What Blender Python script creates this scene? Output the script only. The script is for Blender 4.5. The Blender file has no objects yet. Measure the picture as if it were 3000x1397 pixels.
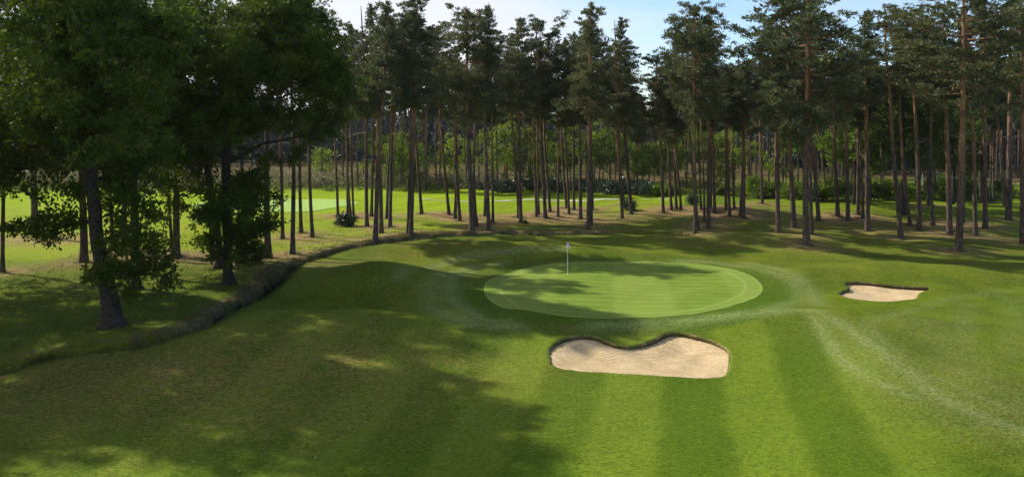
import bpy, math, random
import numpy as np

random.seed(7); rng = np.random.default_rng(11)
SC = bpy.context.scene
COL = SC.collection
R = math.radians
F, H, YH, XC = 2400.0, 11.0, 340.0, 1500.0      # focal length (photo px), eye height, horizon row, centre column

# ------------------------------------------------------------------ terrain
def g0(px, py):
    Y = F*H/(py-YH); return ((px-XC)*Y/F, Y)
MOUNDS = [(815,985,9,5,.9),(1118,835,3.2,3.0,1.35),(1275,722,7,3.4,1.05),(1500,752,7.5,1.4,.75),(1517,690,1.7,.7,.45),(2155,712,6.5,3.2,.8),
          (1747,958,6.0,1.05,.36),(2290,945,2.6,2.0,.3),(2620,805,6,2.2,.65),(1000,890,4,2.6,-.85),(1290,800,3,3,-.35),(900,790,5,2.2,.45),(2400,612,17,6,.9),
          (1830,850,11,10,.35),(2050,1130,6,5,-.2),(2500,1000,5,5,.25),(400,700,14,10,.3),(100,850,8,5,.25)]
MG = [g0(a,b)+(c,d,e) for a,b,c,d,e in MOUNDS]
DITCH_PX = [(-420,1180),(-150,1124),(0,1095),(120,1062),(210,1042),(400,1020),(480,998),(560,975),(640,945),(690,915),(740,890),
            (800,855),(835,825),(850,803),(885,780),(930,760),(1000,738),(1100,718),(1180,708),(1250,699),(1330,693),(1420,690),
            (1500,688),(1620,690),(1760,686),(1850,687),(2010,690)]
DITCH = np.array([g0(*p) for p in DITCH_PX])
DDEPTH = np.interp(np.arange(len(DITCH)), [0,3,6,9,11,13,15,18,21,23,26], [.50,.50,.53,.62,.68,.70,.70,.70,.70,.7,.35])

def smooth_poly(P, n=6, closed=False):
    P = np.asarray(P, float); out = []
    N = len(P)
    rngi = range(N) if closed else range(N-1)
    for i in rngi:
        if closed: a,b,c,d = P[(i-1)%N],P[i],P[(i+1)%N],P[(i+2)%N]
        else: a,b,c,d = P[max(i-1,0)],P[i],P[i+1],P[min(i+2,N-1)]
        for k in range(n):
            t = k/n
            out.append(.5*((2*b)+(-a+c)*t+(2*a-5*b+4*c-d)*t*t+(-a+3*b-3*c+d)*t**3))
    if not closed: out.append(P[-1])
    return np.array(out)

def poly_dist(X, Y, P, closed=False, vals=None, signed=False):
    """distance from points to a polyline (optionally + the value carried along it and the side)"""
    X = np.asarray(X,float); Y = np.asarray(Y,float)
    best = np.full(X.shape, 1e9); val = np.zeros(X.shape); sg = np.ones(X.shape)
    n = len(P); m = n if closed else n-1
    for i in range(m):
        ax,ay = P[i][0],P[i][1]; bx,by = P[(i+1)%n][0],P[(i+1)%n][1]
        dx,dy = bx-ax,by-ay; L = dx*dx+dy*dy+1e-12
        t = np.clip(((X-ax)*dx+(Y-ay)*dy)/L,0,1)
        ex,ey = X-ax-t*dx, Y-ay-t*dy
        d = ex*ex+ey*ey
        msk = d<best
        best = np.where(msk,d,best)
        if vals is not None: val = np.where(msk, vals[i]*(1-t)+vals[(i+1)%n]*t, val)
        if signed: sg = np.where(msk, np.where(dx*ey-dy*ex>=0,1.0,-1.0), sg)
    return np.sqrt(best), val, sg

def inside(X, Y, P):
    X = np.asarray(X,float); Y = np.asarray(Y,float); r = np.zeros(X.shape,bool); n=len(P)
    for i in range(n):
        x1,y1=P[i][0],P[i][1]; x2,y2=P[(i+1)%n][0],P[(i+1)%n][1]
        if y1==y2: continue
        c = ((y1>Y)!=(y2>Y)) & (X < (x2-x1)*(Y-y1)/(y2-y1)+x1)
        r ^= c
    return r
def sstep(a,b,x):
    t = np.clip((x-a)/(b-a),0,1); return t*t*(3-2*t)

def base_h(X, Y):
    X = np.asarray(X,float); Y = np.asarray(Y,float)
    z = np.zeros(np.broadcast(X,Y).shape)
    for mx,my,sx,sy,a in MG:
        z = z + a*np.exp(-.5*(((X-mx)/sx)**2+((Y-my)/sy)**2))
    k = .5+.5*sstep(60,90,Y)
    z = z + k*(.09*np.sin(X*.55+1.3*np.sin(Y*.31))+.075*np.sin(Y*.62+X*.21+2)+.042*np.sin(X*1.3-Y*.9)+.02*np.sin(X*2.3+Y*1.9+1))
    z = z + .5*np.sin(X*.035+1)*sstep(110,200,Y)*sstep(-20,-60,-np.abs(X)) 
    return z
def Pb(px, py):
    Ys = np.geomspace(12, 300, 2600); X = (px-XC)*Ys/F
    i = max(1,int(np.argmax(H-(py-YH)/F*Ys <= base_h(X, Ys))))
    return (X[i], Ys[i])
DITCH = np.array([Pb(*p) for p in DITCH_PX])
DS = smooth_poly(np.column_stack([DITCH, DDEPTH]), 4)
def ditch_s(X, Y):
    near = (np.abs(X)<70)&(Y<90)
    d,v,s = poly_dist(X,Y,DS[:,:2],vals=DS[:,2],signed=True)
    return d*s, v, d
def height(X, Y):
    X = np.asarray(X,float); Y = np.asarray(Y,float)
    z = base_h(X,Y)
    s,D,d = ditch_s(X,Y)
    s = s+np.where((d<6),.13*np.sin(X*1.9+Y*1.3)+.08*np.sin(X*4.3-Y*3.7)+.05*np.sin(X*9+Y*8),0)*sstep(.15,.6,s)
    w2 = .22+.50*D                                 # width of the far bank
    up = D*.14
    e = .45+.75*D
    down = -D*sstep(0,.16,s)*(1-sstep(e,e+w2,s))
    back = up*sstep(e,e+w2,s)*np.exp(-np.maximum(s-e-w2,0)**2/7)
    return z + np.where(s<=0, 0, down+back)

def P(px, py, off=0.0):
    Ys = np.geomspace(12, 420, 2600)
    X = (px-XC)*Ys/F
    ray = H-(py-YH)/F*Ys
    hh = height(X, Ys)
    i = int(np.argmax(ray<=hh)) if (ray<=hh).any() else len(Ys)-1
    if i==0: i=1
    a = ray[i-1]-hh[i-1]; b = ray[i]-hh[i]; t = a/(a-b) if a!=b else 0
    Y = Ys[i-1]+(Ys[i]-Ys[i-1])*min(max(t,0),1)
    x = (px-XC)*Y/F
    return (x, Y, float(height(np.array([x]),np.array([Y]))[0])+off)
def W(px, py, Y):                       # a point on the line of sight at a given distance
    return np.array([(px-XC)*Y/F, Y, H-(py-YH)*Y/F])

# ------------------------------------------------------------------ node helpers
def mat(name):
    m = bpy.data.materials.new(name); m.use_nodes = True
    nt = m.node_tree; nt.nodes.clear(); return m, nt
class N:
    def __init__(s, nt): s.nt=nt
    def n(s, t, **kw):
        o = s.nt.nodes.new(t)
        for k,v in kw.items():
            if k.startswith('i_'): o.inputs[int(k[2:]) if k[2:].isdigit() else k[2:]].default_value = v
            else: setattr(o,k,v)
        return o
    def l(s,a,b): s.nt.links.new(a,b)
    def m(s,op,a,b=None,c=None,clamp=False):
        o = s.nt.nodes.new('ShaderNodeMath'); o.operation=op; o.use_clamp=clamp
        for i,v in enumerate((a,b,c)):
            if v is None: continue
            if isinstance(v,(int,float)): o.inputs[i].default_value=v
            else: s.l(v,o.inputs[i])
        return o.outputs[0]
    def mix(s,f,a,b,mode='MIX'):
        o = s.nt.nodes.new('ShaderNodeMix'); o.data_type='RGBA'; o.blend_type=mode
        if isinstance(f,(int,float)): o.inputs[0].default_value=f
        else: s.l(f,o.inputs[0])
        for i,v in ((6,a),(7,b)):
            if isinstance(v,tuple): o.inputs[i].default_value=v+(1,) if len(v)==3 else v
            else: s.l(v,o.inputs[i])
        return o.outputs[2]
    def noise(s,vec,scale,detail=4,rough=.55,dist=0):
        o = s.n('ShaderNodeTexNoise'); o.inputs['Scale'].default_value=scale; o.inputs['Detail'].default_value=detail
        o.inputs['Roughness'].default_value=rough; o.inputs['Distortion'].default_value=dist
        if vec is not None: s.l(vec,o.inputs['Vector'])
        return o.outputs['Fac']
    def ramp(s,f,a,b):
        o = s.n('ShaderNodeMapRange'); o.interpolation_type='SMOOTHSTEP'
        o.inputs[1].default_value=a; o.inputs[2].default_value=b; s.l(f,o.inputs[0]); return o.outputs[0]
    def attr(s,name):
        o = s.n('ShaderNodeAttribute'); o.attribute_name=name; return o
    def bump(s,h,strength,dist):
        o = s.n('ShaderNodeBump'); o.inputs['Strength'].default_value=strength; o.inputs['Distance'].default_value=dist
        s.l(h,o.inputs['Height']); return o.outputs[0]
    def out(s,sh):
        o = s.n('ShaderNodeOutputMaterial'); s.l(sh,o.inputs[0]); return o

def ground_material():
    m, nt = mat('turf'); g = N(nt)
    co = g.n('ShaderNodeTexCoord').outputs['Object']
    sx = g.n('ShaderNodeSeparateXYZ'); g.l(co,sx.inputs[0])
    A = g.attr('za'); B = g.attr('zb')
    sa = g.n('ShaderNodeSeparateColor'); g.l(A.outputs['Color'],sa.inputs[0])
    sb = g.n('ShaderNodeSeparateColor'); g.l(B.outputs['Color'],sb.inputs[0])
    dry,bank,litter = sa.outputs; track,fair,apron = sb.outputs
    n1 = g.noise(co,.22,4,.6); n2 = g.noise(co,1.1,5,.65); n3 = g.noise(co,6,4,.7); n4 = g.noise(co,17,5,.8)
    # long streaks across the turf
    mp = g.n('ShaderNodeMapping'); mp.inputs['Scale'].default_value=(.5,1.6,1); mp.inputs['Rotation'].default_value=(0,0,.2); g.l(co,mp.inputs[0])
    ns = g.noise(mp.outputs[0],2.2,5,.7,.6)
    rough = g.mix(g.ramp(n1,.35,.65),(.070,.120,.006),(.124,.175,.009))
    rough = g.mix(g.m('MULTIPLY',g.ramp(n2,.45,.7),.5),rough,(.140,.170,.018))
    rough = g.mix(g.m('MULTIPLY',g.ramp(ns,.5,.75),.5),rough,(.045,.080,.005))
    # mown fairway with alternate stripes
    fa = g.mix(g.ramp(n1,.3,.7),(.066,.114,.006),(.092,.134,.008))
    u = g.m('ADD',g.m('MULTIPLY',sx.outputs[0],.98),g.m('MULTIPLY',sx.outputs[1],-.2))
    u = g.m('ADD',u,g.m('MULTIPLY',g.m('SUBTRACT',n1,.5),.8))
    st = g.m('SINE',g.m('ADD',g.m('MULTIPLY',u,math.pi/2.42),g.attr('phase').outputs['Fac']))
    st = g.ramp(g.m('ADD',st,g.m('MULTIPLY',g.m('SUBTRACT',n2,.5),.9)),-.45,.45)
    fs = g.mix(st,(.052,.095,.006),(.132,.178,.016))
    fa2 = g.mix(.52,fa,fs)
    fa2 = g.mix(g.m('MULTIPLY',g.ramp(ns,.48,.72),.35),fa2,(.045,.085,.010))
    c = g.mix(fair,rough,fa2)
    c = g.mix(apron,c,g.mix(g.ramp(n2,.35,.7),(.054,.104,.005),(.040,.084,.004)))
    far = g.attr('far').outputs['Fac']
    c = g.mix(far,c,g.mix(g.ramp(n1,.3,.7),(.190,.290,.008),(.245,.315,.010)))  # backlit glow of the sunlit far fairway put into its colour
    # straw coloured dry turf, broken up
    d = g.m('MULTIPLY',dry,g.ramp(g.m('ADD',g.m('MULTIPLY',n2,.6),g.m('MULTIPLY',n3,.4)),.32,.62),clamp=True)
    c = g.mix(d,c,g.mix(g.ramp(n3,.3,.7),(.115,.082,.022),(.215,.160,.055)))
    t = g.m('MULTIPLY',track,g.ramp(g.m('ADD',g.m('MULTIPLY',ns,.6),g.m('MULTIPLY',n3,.4)),.22,.75),clamp=True)
    c = g.mix(g.m('MULTIPLY',t,.9),c,(.215,.25,.095))
    # needle litter under the pines
    l = g.m('MULTIPLY',litter,g.ramp(g.m('ADD',g.m('MULTIPLY',n2,.7),g.m('MULTIPLY',n3,.3)),.28,.50),clamp=True)
    c = g.mix(l,c,g.mix(g.ramp(n3,.35,.7),(.185,.120,.052),(.36,.26,.13)))
    # rank brown grass of the ditch bank
    mb = g.n('ShaderNodeMapping'); mb.inputs['Scale'].default_value=(5,5,1.2); g.l(co,mb.inputs[0])
    nb = g.noise(mb.outputs[0],2.5,4,.7)
    bc = g.mix(g.ramp(nb,.35,.65),(.130,.108,.048),(.330,.275,.130))
    bc = g.mix(g.m('MULTIPLY',g.ramp(n2,.42,.58),.7),bc,(.075,.100,.014))
    c = g.mix(g.ramp(g.m('ADD',bank,g.m('MULTIPLY',g.m('SUBTRACT',n3,.5),.5)),.3,.6),c,bc)
    soil_shade = g.attr('soil_shade').outputs['Fac']
    c = g.mix(soil_shade,c,(.014,.010,.006))  # dark soil tone, also carries the shade painted on the wood floor
    # fine grain
    mq = g.n('ShaderNodeMapping'); mq.inputs['Scale'].default_value=(.55,2.0,1); mq.inputs['Rotation'].default_value=(0,0,.12); g.l(co,mq.inputs[0])
    n5 = g.noise(mq.outputs[0],9,4,.75,.3)
    gr = g.m('ADD',g.m('MULTIPLY',g.m('SUBTRACT',n4,.5),3.2),g.m('ADD',g.m('MULTIPLY',g.m('SUBTRACT',n5,.5),2.5),g.m('MULTIPLY',g.m('SUBTRACT',n3,.5),1.2)))
    gr = g.m('MAXIMUM',g.m('ADD',gr,1.0),.25)
    cc = g.n('ShaderNodeCombineColor')
    for i in range(3): g.l(gr,cc.inputs[i])
    c = g.mix(.85,c,cc.outputs[0],'MULTIPLY')
    sm = g.m('SUBTRACT',1,g.m('MULTIPLY',g.m('MAXIMUM',fair,apron),.6))
    hgt = g.m('ADD',g.m('MULTIPLY',n4,.6),g.m('ADD',n3,g.m('MULTIPLY',g.m('MAXIMUM',bank,0.0),nb)))
    bmp = g.n('ShaderNodeBump'); bmp.inputs['Distance'].default_value=.15
    g.l(g.m('MULTIPLY',sm,.85),bmp.inputs['Strength']); g.l(hgt,bmp.inputs['Height'])
    b = g.n('ShaderNodeBsdfPrincipled'); b.inputs['Roughness'].default_value=.9
    b.inputs['Specular IOR Level'].default_value=.04
    g.l(c,b.inputs['Base Color']); g.l(bmp.outputs[0],b.inputs['Normal'])
    g.out(b.outputs[0]); return m

def green_material():
    m, nt = mat('putting_surface'); g = N(nt)
    co = g.n('ShaderNodeTexCoord').outputs['Object']
    sx = g.n('ShaderNodeSeparateXYZ'); g.l(co,sx.inputs[0])
    e = g.attr('edge').outputs['Fac']
    n1 = g.noise(co,.35,4,.6); n2=g.noise(co,2,4,.6); n4=g.noise(co,40,2,.6)
    u = g.m('ADD',g.m('ADD',g.m('MULTIPLY',sx.outputs[0],.12),g.m('MULTIPLY',sx.outputs[1],.99)),g.m('MULTIPLY',n1,.5))
    st = g.ramp(g.m('SINE',g.m('MULTIPLY',u,math.pi/.55)),-.3,.3)
    c = g.mix(g.ramp(n1,.3,.7),(.086,.150,.009),(.112,.170,.012))
    c = g.mix(g.m('MULTIPLY',g.m('MULTIPLY',st,n2),.6),c,(.180,.245,.034))
    u2 = g.m('ADD',g.m('MULTIPLY',sx.outputs[0],.98),g.m('MULTIPLY',sx.outputs[1],-.12))
    c = g.mix(g.m('MULTIPLY',g.ramp(g.m('SINE',g.m('MULTIPLY',u2,.9)),-.2,.3),.30),c,(.205,.262,.045))
    mp = g.n('ShaderNodeMapping'); mp.inputs['Scale'].default_value=(.8,3,1); g.l(co,mp.inputs[0])
    c = g.mix(g.m('MULTIPLY',g.ramp(g.noise(mp.outputs[0],2.5,4,.7),.45,.7),.35),c,(.205,.25,.042))
    ring = g.m('SUBTRACT',1,g.ramp(e,.95,1.1))
    c = g.mix(g.m('MULTIPLY',ring,.22),c,(.165,.245,.045))
    line = g.m('MULTIPLY',g.ramp(e,.9,1.0),g.m('SUBTRACT',1,g.ramp(e,1.05,1.2)))
    c = g.mix(g.m('MULTIPLY',line,.3),c,(.30,.33,.12))
    line0 = g.m('SUBTRACT',1,g.ramp(e,.05,.22))
    c = g.mix(g.m('MULTIPLY',line0,.22),c,(.28,.33,.13))
    gr = g.m('ADD',g.m('MULTIPLY',n4,.7),g.m('ADD',g.m('MULTIPLY',n2,.3),.5))
    cc = g.n('ShaderNodeCombineColor')
    for i in range(3): g.l(gr,cc.inputs[i])
    c = g.mix(.7,c,cc.outputs[0],'MULTIPLY')
    b = g.n('ShaderNodeBsdfPrincipled'); b.inputs['Roughness'].default_value=.85; b.inputs['Specular IOR Level'].default_value=.15
    g.l(c,b.inputs['Base Color']); g.l(g.bump(g.m('ADD',n4,n2),.2,.03),b.inputs['Normal'])
    g.out(b.outputs[0]); return m

def sand_material():
    m, nt = mat('bunker_sand'); g = N(nt)
    co = g.n('ShaderNodeTexCoord').outputs['Object']
    n1=g.noise(co,.9,4,.6); n2=g.noise(co,5,5,.7); n3=g.noise(co,45,3,.7)
    c = g.mix(g.ramp(n1,.3,.7),(.55,.41,.225),(.67,.515,.305))
    c = g.mix(g.m('MULTIPLY',g.ramp(n2,.5,.72),.45),c,(.36,.25,.13))
    mp = g.n('ShaderNodeMapping'); mp.inputs['Scale'].default_value=(1,4.5,1); mp.inputs['Rotation'].default_value=(0,0,.12); g.l(co,mp.inputs[0])
    wv = g.n('ShaderNodeTexWave'); wv.bands_direction='Y'; wv.inputs['Scale'].default_value=2.4; wv.inputs['Distortion'].default_value=5; wv.inputs['Detail'].default_value=3
    g.l(co,wv.inputs[0])
    pk = g.m('MULTIPLY',g.ramp(n3,.68,.76),.6)
    c = g.mix(pk,c,(.2,.13,.07))
    h = g.m('ADD',g.m('ADD',g.m('MULTIPLY',wv.outputs['Fac'],.8),n2),g.m('MULTIPLY',n3,.3))
    b = g.n('ShaderNodeBsdfPrincipled'); b.inputs['Roughness'].default_value=.95; b.inputs['Specular IOR Level'].default_value=.1
    g.l(c,b.inputs['Base Color']); g.l(g.bump(h,.9,.10),b.inputs['Normal']); g.out(b.outputs[0]); return m

def simple(name, col, rough=.8, col2=None, sc=4, bump=0, dist=.02, spec=.3):
    m, nt = mat(name); g = N(nt)
    co = g.n('ShaderNodeTexCoord').outputs['Object']
    b = g.n('ShaderNodeBsdfPrincipled'); b.inputs['Roughness'].default_value=rough; b.inputs['Specular IOR Level'].default_value=spec
    n = g.noise(co,sc,4,.6)
    g.l(g.mix(g.ramp(n,.35,.65),col,col2 or col),b.inputs['Base Color'])
    if bump: g.l(g.bump(n,bump,dist),b.inputs['Normal'])
    g.out(b.outputs[0]); return m

def bark_pine():
    m, nt = mat('pine_bark'); g = N(nt)
    co = g.n('ShaderNodeTexCoord').outputs['Object']
    hf = g.attr('hf').outputs['Fac']
    rnd = g.n('ShaderNodeObjectInfo').outputs['Random']
    mp = g.n('ShaderNodeMapping'); mp.inputs['Scale'].default_value=(1,1,.28); g.l(co,mp.inputs[0])
    v = g.n('ShaderNodeTexVoronoi'); v.feature='F1'; v.inputs['Scale'].default_value=9; g.l(mp.outputs[0],v.inputs['Vector'])
    n = g.noise(mp.outputs[0],6,5,.7); nl = g.noise(co,1.3,3,.6)
    low = g.mix(g.ramp(n,.35,.65),(.034,.025,.019),(.115,.088,.068))
    hi = g.mix(g.ramp(n,.35,.7),(.160,.088,.046),(.330,.185,.098))
    t = g.m('ADD',hf,g.m('MULTIPLY',g.m('SUBTRACT',nl,.5),.35))
    t = g.m('ADD',t,g.m('MULTIPLY',g.m('SUBTRACT',rnd,.5),.22))
    c = g.mix(g.ramp(t,.22,.66),low,hi)
    b = g.n('ShaderNodeBsdfPrincipled'); b.inputs['Roughness'].default_value=.88; b.inputs['Specular IOR Level'].default_value=.2
    g.l(c,b.inputs['Base Color']); g.l(g.bump(g.m('ADD',v.outputs['Distance'],n),.8,.05),b.inputs['Normal'])
    g.out(b.outputs[0]); return m

def leaf_mat(name, ca, cb, cc, trans=.3, hue=.0, rough=.6):
    m, nt = mat(name); g = N(nt)
    v = g.attr('v').outputs['Fac']
    rnd = g.n('ShaderNodeObjectInfo').outputs['Random']
    co = g.n('ShaderNodeTexCoord').outputs['Object']
    n = g.noise(co,.55,3,.6)
    c = g.mix(v,ca,cb)
    c = g.mix(g.m('MULTIPLY',g.ramp(g.m('ADD',n,g.m('MULTIPLY',g.m('SUBTRACT',rnd,.5),.3)),.42,.66),.6),c,cc)
    b = g.n('ShaderNodeBsdfPrincipled'); b.inputs['Roughness'].default_value=rough; b.inputs['Specular IOR Level'].default_value=.25
    tr = g.n('ShaderNodeBsdfTranslucent')
    g.l(c,b.inputs['Base Color'])
    g.l(g.mix(.5,c,(.5,.75,.1),'MULTIPLY') if False else c,tr.inputs['Color'])
    mx = g.n('ShaderNodeMixShader'); mx.inputs[0].default_value=trans
    g.l(b.outputs[0],mx.inputs[1]); g.l(tr.outputs[0],mx.inputs[2]); g.out(mx.outputs[0]); return m

M = {
 'turf':ground_material(),'green':green_material(),'sand':sand_material(),
 'bark':bark_pine(),
 'oakbark':simple('oak_bark',(.018,.014,.010),.9,(.058,.048,.036),7,.9,.06),
 'deadwood':simple('dead_wood',(.17,.145,.12),.9,(.32,.28,.24),8,.3),
 'oak':leaf_mat('oak_leaves',(.024,.046,.004),(.070,.108,.006),(.125,.170,.008),.42),
 'pine':leaf_mat('pine_needles',(.056,.080,.034),(.108,.130,.050),(.138,.140,.048),.30),
 'spruce':leaf_mat('distant_needles',(.030,.052,.050),(.050,.078,.072),(.052,.080,.050),.1),  # blue of the distant air mixed into the needle colour
 'birch':leaf_mat('young_leaves',(.085,.145,.012),(.150,.225,.016),(.215,.285,.025),.48),
 'shrub':leaf_mat('bramble_leaves',(.055,.100,.012),(.110,.155,.018),(.170,.180,.03),.38),
 'rhodo':leaf_mat('glossy_leaves',(.018,.042,.014),(.042,.075,.030),(.06,.085,.045),.1,rough=.35),
 'heath':leaf_mat('dry_scrub_leaves',(.16,.13,.07),(.26,.24,.14),(.17,.20,.06),.3),
 'tuft':leaf_mat('grass_blades',(.050,.090,.010),(.100,.140,.016),(.160,.150,.040),.35),
 'tuftdry':leaf_mat('dry_grass_blades',(.12,.095,.035),(.26,.205,.085),(.12,.12,.035),.3),
 'white':simple('white_paint',(.8,.8,.8),.5),'cloth':simple('flag_cloth',(.82,.80,.84),.8,(.76,.74,.80),9),
 'purple':simple('purple_cloth',(.14,.06,.22),.8),'soil':simple('dark_soil',(.045,.03,.018),.95,(.09,.065,.03),9,.6,.05),
 'path':simple('pale_path',(.50,.47,.42),.95,(.38,.37,.30),2),
 'fargreen':simple('far_green_turf',(.22,.34,.055),.9,(.20,.32,.05),.8),
}

# ------------------------------------------------------------------ mesh helpers
def mesh_obj(name, V, Fc, material, parent=None, attrs=None, smooth=False, nper=None):
    """V (n,3); Fc (m,k) array or list of arrays with equal k"""
    me = bpy.data.meshes.new(name)
    V = np.asarray(V,np.float32)
    if not isinstance(Fc, list): Fc=[Fc]
    Fc=[np.asarray(f,np.int32) for f in Fc if len(f)]
    nl = sum(f.size for f in Fc); npoly = sum(len(f) for f in Fc)
    me.vertices.add(len(V)); me.vertices.foreach_set('co',V.ravel())
    me.loops.add(nl); me.loops.foreach_set('vertex_index',np.concatenate([f.ravel() for f in Fc]))
    starts=[];tot=0
    for f in Fc:
        k=f.shape[1]; starts.append(tot+np.arange(len(f))*k); tot+=f.size
    me.polygons.add(npoly); me.polygons.foreach_set('loop_start',np.concatenate(starts).astype(np.int32))
    if smooth: me.polygons.foreach_set('use_smooth',np.ones(npoly,bool))
    for k,a in (attrs or {}).items():
        a=np.asarray(a,np.float32)
        if a.ndim==2:
            if a.shape[1]==3: a=np.column_stack([a,np.ones(len(a),np.float32)])
            at=me.attributes.new(k,'FLOAT_COLOR','POINT'); at.data.foreach_set('color',a.ravel())
        else:
            at=me.attributes.new(k,'FLOAT','POINT'); at.data.foreach_set('value',a)
    me.materials.append(material); me.update(calc_edges=True)
    o = bpy.data.objects.new(name, me); COL.objects.link(o)
    if parent is not None: o.parent = parent
    return o
def empty(name, loc, rz=0):
    o = bpy.data.objects.new(name,None); COL.objects.link(o); o.location=loc; o.rotation_euler=(0,0,rz); o.empty_display_size=.3
    return o
def tag(o, label=None, cat=None, group=None, kind=None):
    if label: o['label']=label
    if cat: o['category']=cat
    if group: o['group']=group
    if kind: o['kind']=kind
    return o
def link_data(name, me, parent):
    o = bpy.data.objects.new(name, me); COL.objects.link(o); o.parent=parent; return o

def tube(path, rad, sides=8, rs=None, rough=0.0, cap=True):
    path=np.asarray(path,float); rad=np.asarray(rad,float); n=len(path)
    T=np.gradient(path,axis=0); T/=np.linalg.norm(T,axis=1)[:,None]+1e-9
    ref=np.array([1.0,.13,.07]) if abs(T[:,0]).mean()<.8 else np.array([.1,.2,1.0])
    U=np.cross(T,ref); U/=np.linalg.norm(U,axis=1)[:,None]+1e-9
    Vv=np.cross(T,U)
    a=np.linspace(0,2*np.pi,sides,endpoint=False)
    r=rad[:,None]*np.ones(sides)[None,:]
    if rough and rs is not None: r=r*(1+rough*rs.standard_normal(r.shape))
    V=path[:,None,:]+r[:,:,None]*(np.cos(a)[None,:,None]*U[:,None,:]+np.sin(a)[None,:,None]*Vv[:,None,:])
    V=V.reshape(-1,3)
    i=np.arange(n-1)[:,None]*sides; j=np.arange(sides)[None,:]; k=(j+1)%sides
    Fq=np.stack([i+j,i+k,i+sides+k,i+sides+j],-1).reshape(-1,4)
    return V,Fq
class Acc:
    def __init__(s): s.V=[];s.F=[];s.n=0;s.A=[]
    def add(s,V,Fq,a=None):
        s.V.append(V); s.F.append(Fq+s.n); s.n+=len(V); s.A.append(np.zeros(len(V)) if a is None else a)
    def get(s): return np.concatenate(s.V),np.concatenate(s.F),np.concatenate(s.A)

def cards(C, D, size, width, rs, bend=.0):
    """rhombus leaves at centres C, long axis D (unit), size/width arrays"""
    n=len(C)
    rnd=rs.standard_normal((n,3)); S=np.cross(D,rnd); S/=np.linalg.norm(S,axis=1)[:,None]+1e-9
    size=np.asarray(size)*np.ones(n); width=np.asarray(width)*np.ones(n)
    a=C-D*size[:,None]*.5; b=C+S*width[:,None]*.5+D*size[:,None]*.08; c=C+D*size[:,None]*.5; d=C-S*width[:,None]*.5+D*size[:,None]*.08
    V=np.stack([a,b,c,d],1).reshape(-1,3)
    Fq=np.arange(4*n).reshape(-1,4)
    return V,Fq
def unit(v): return v/(np.linalg.norm(v,axis=-1,keepdims=True)+1e-9)

def blob_leaves(blobs, dens, lsize, rs, flat=.8, sub=.34, fill=.15):
    """blobs: (cx,cy,cz,rx,ry,rz). Each is filled with many small loose leaf sprays of uneven size"""
    Cs=[];Ds=[];Vv=[]
    for (cx,cy,cz,rx,ry,rz) in blobs:
        rm=(rx*ry*rz)**(1/3.)
        ns=max(5,int(8.5*(rm/sub)**1.55*.55))
        d=unit(rs.standard_normal((ns,3))); rr=(fill+(1.12-fill)*rs.random(ns)**.6)
        sc=np.array([cx,cy,cz])+d*rr[:,None]*np.array([rx,ry,rz])
        cr=sub*(.35+.85*rs.random(ns)**1.3)
        k=np.maximum(4,(dens*.55*(cr/sub)**1.6)).astype(int)
        idx=np.repeat(np.arange(ns),k)
        dd=unit(rs.standard_normal((len(idx),3))); r2=rs.random(len(idx))**.55*(1+.35*(rs.random(len(idx))<.12))
        ax=unit(d+rs.normal(0,.5,(ns,3))+np.array([0,0,-.1]))[idx]       # sprays stretched along their twig
        off=dd*(r2*cr[idx])[:,None]; off+=ax*(np.sum(off*ax,1)*.8)[:,None]; off[:,2]*=flat
        Cs.append(sc[idx]+off)
        Ds.append(unit(dd*.5+ax*.7+rs.standard_normal((len(idx),3))*.5))
        Vv.append(np.clip(.4*rs.random(ns)[idx]+.6*rs.random(len(idx)),0,1))
    C=np.concatenate(Cs);D=np.concatenate(Ds);v=np.concatenate(Vv)
    s=lsize*(.6+.7*rs.random(len(C)))
    V,Fq=cards(C,D,s,s*.55,rs)
    return V,Fq,np.repeat(v,4)

# ------------------------------------------------------------------ bunkers & green outlines
B1PX=[(873,820),(885,790),(920,757),(975,730),(1040,716),(1110,712),(1170,720),(1215,738),(1260,758),(1320,775),(1400,778),(1480,762),(1540,740),(1600,708),(1660,694),(1720,697),(1780,712),(1850,728),(1920,752),(1975,782),(2010,815),(2014,860),(2008,920),(2003,948),(1970,975),(1900,985),(1780,983),(1600,970),(1400,960),(1200,948),(1040,938),(950,925),(900,905),(880,870)]
B1=smooth_poly([P(x/2.1467+1200,y/2.1467+650)[:2] for x,y in B1PX],5,True)
B2PX=[(300,222),(330,216),(380,216),(450,222),(520,231),(600,238),(700,243),(735,246),(722,258),(690,270),(672,285),(665,300),(610,308),(560,315),(500,317),(420,313),(350,305),(300,294),(272,278),(280,266),(312,255),(322,245),(305,233)]
B2=smooth_poly([P(x*.581+2300,y*.581+700)[:2] for x,y in B2PX],5,True)
GPX=[(450,418),(458,392),(485,370),(560,331),(690,295),(850,267),(1000,254),(1200,246),(1450,245),(1700,252),(1900,270),(2050,300),(2170,342),(2232,378),(2250,402),(2238,430),(2198,464),(2130,500),(2050,533),(1930,560),(1800,580),(1650,596),(1500,606),(1300,613),(1100,612),(980,608),(870,600),(780,590),(690,576),(620,558),(555,531),(490,490),(460,452)]
GR=smooth_poly([P(x/2.1467+1200,y/2.1467+650)[:2] for x,y in GPX],5,True)

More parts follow.
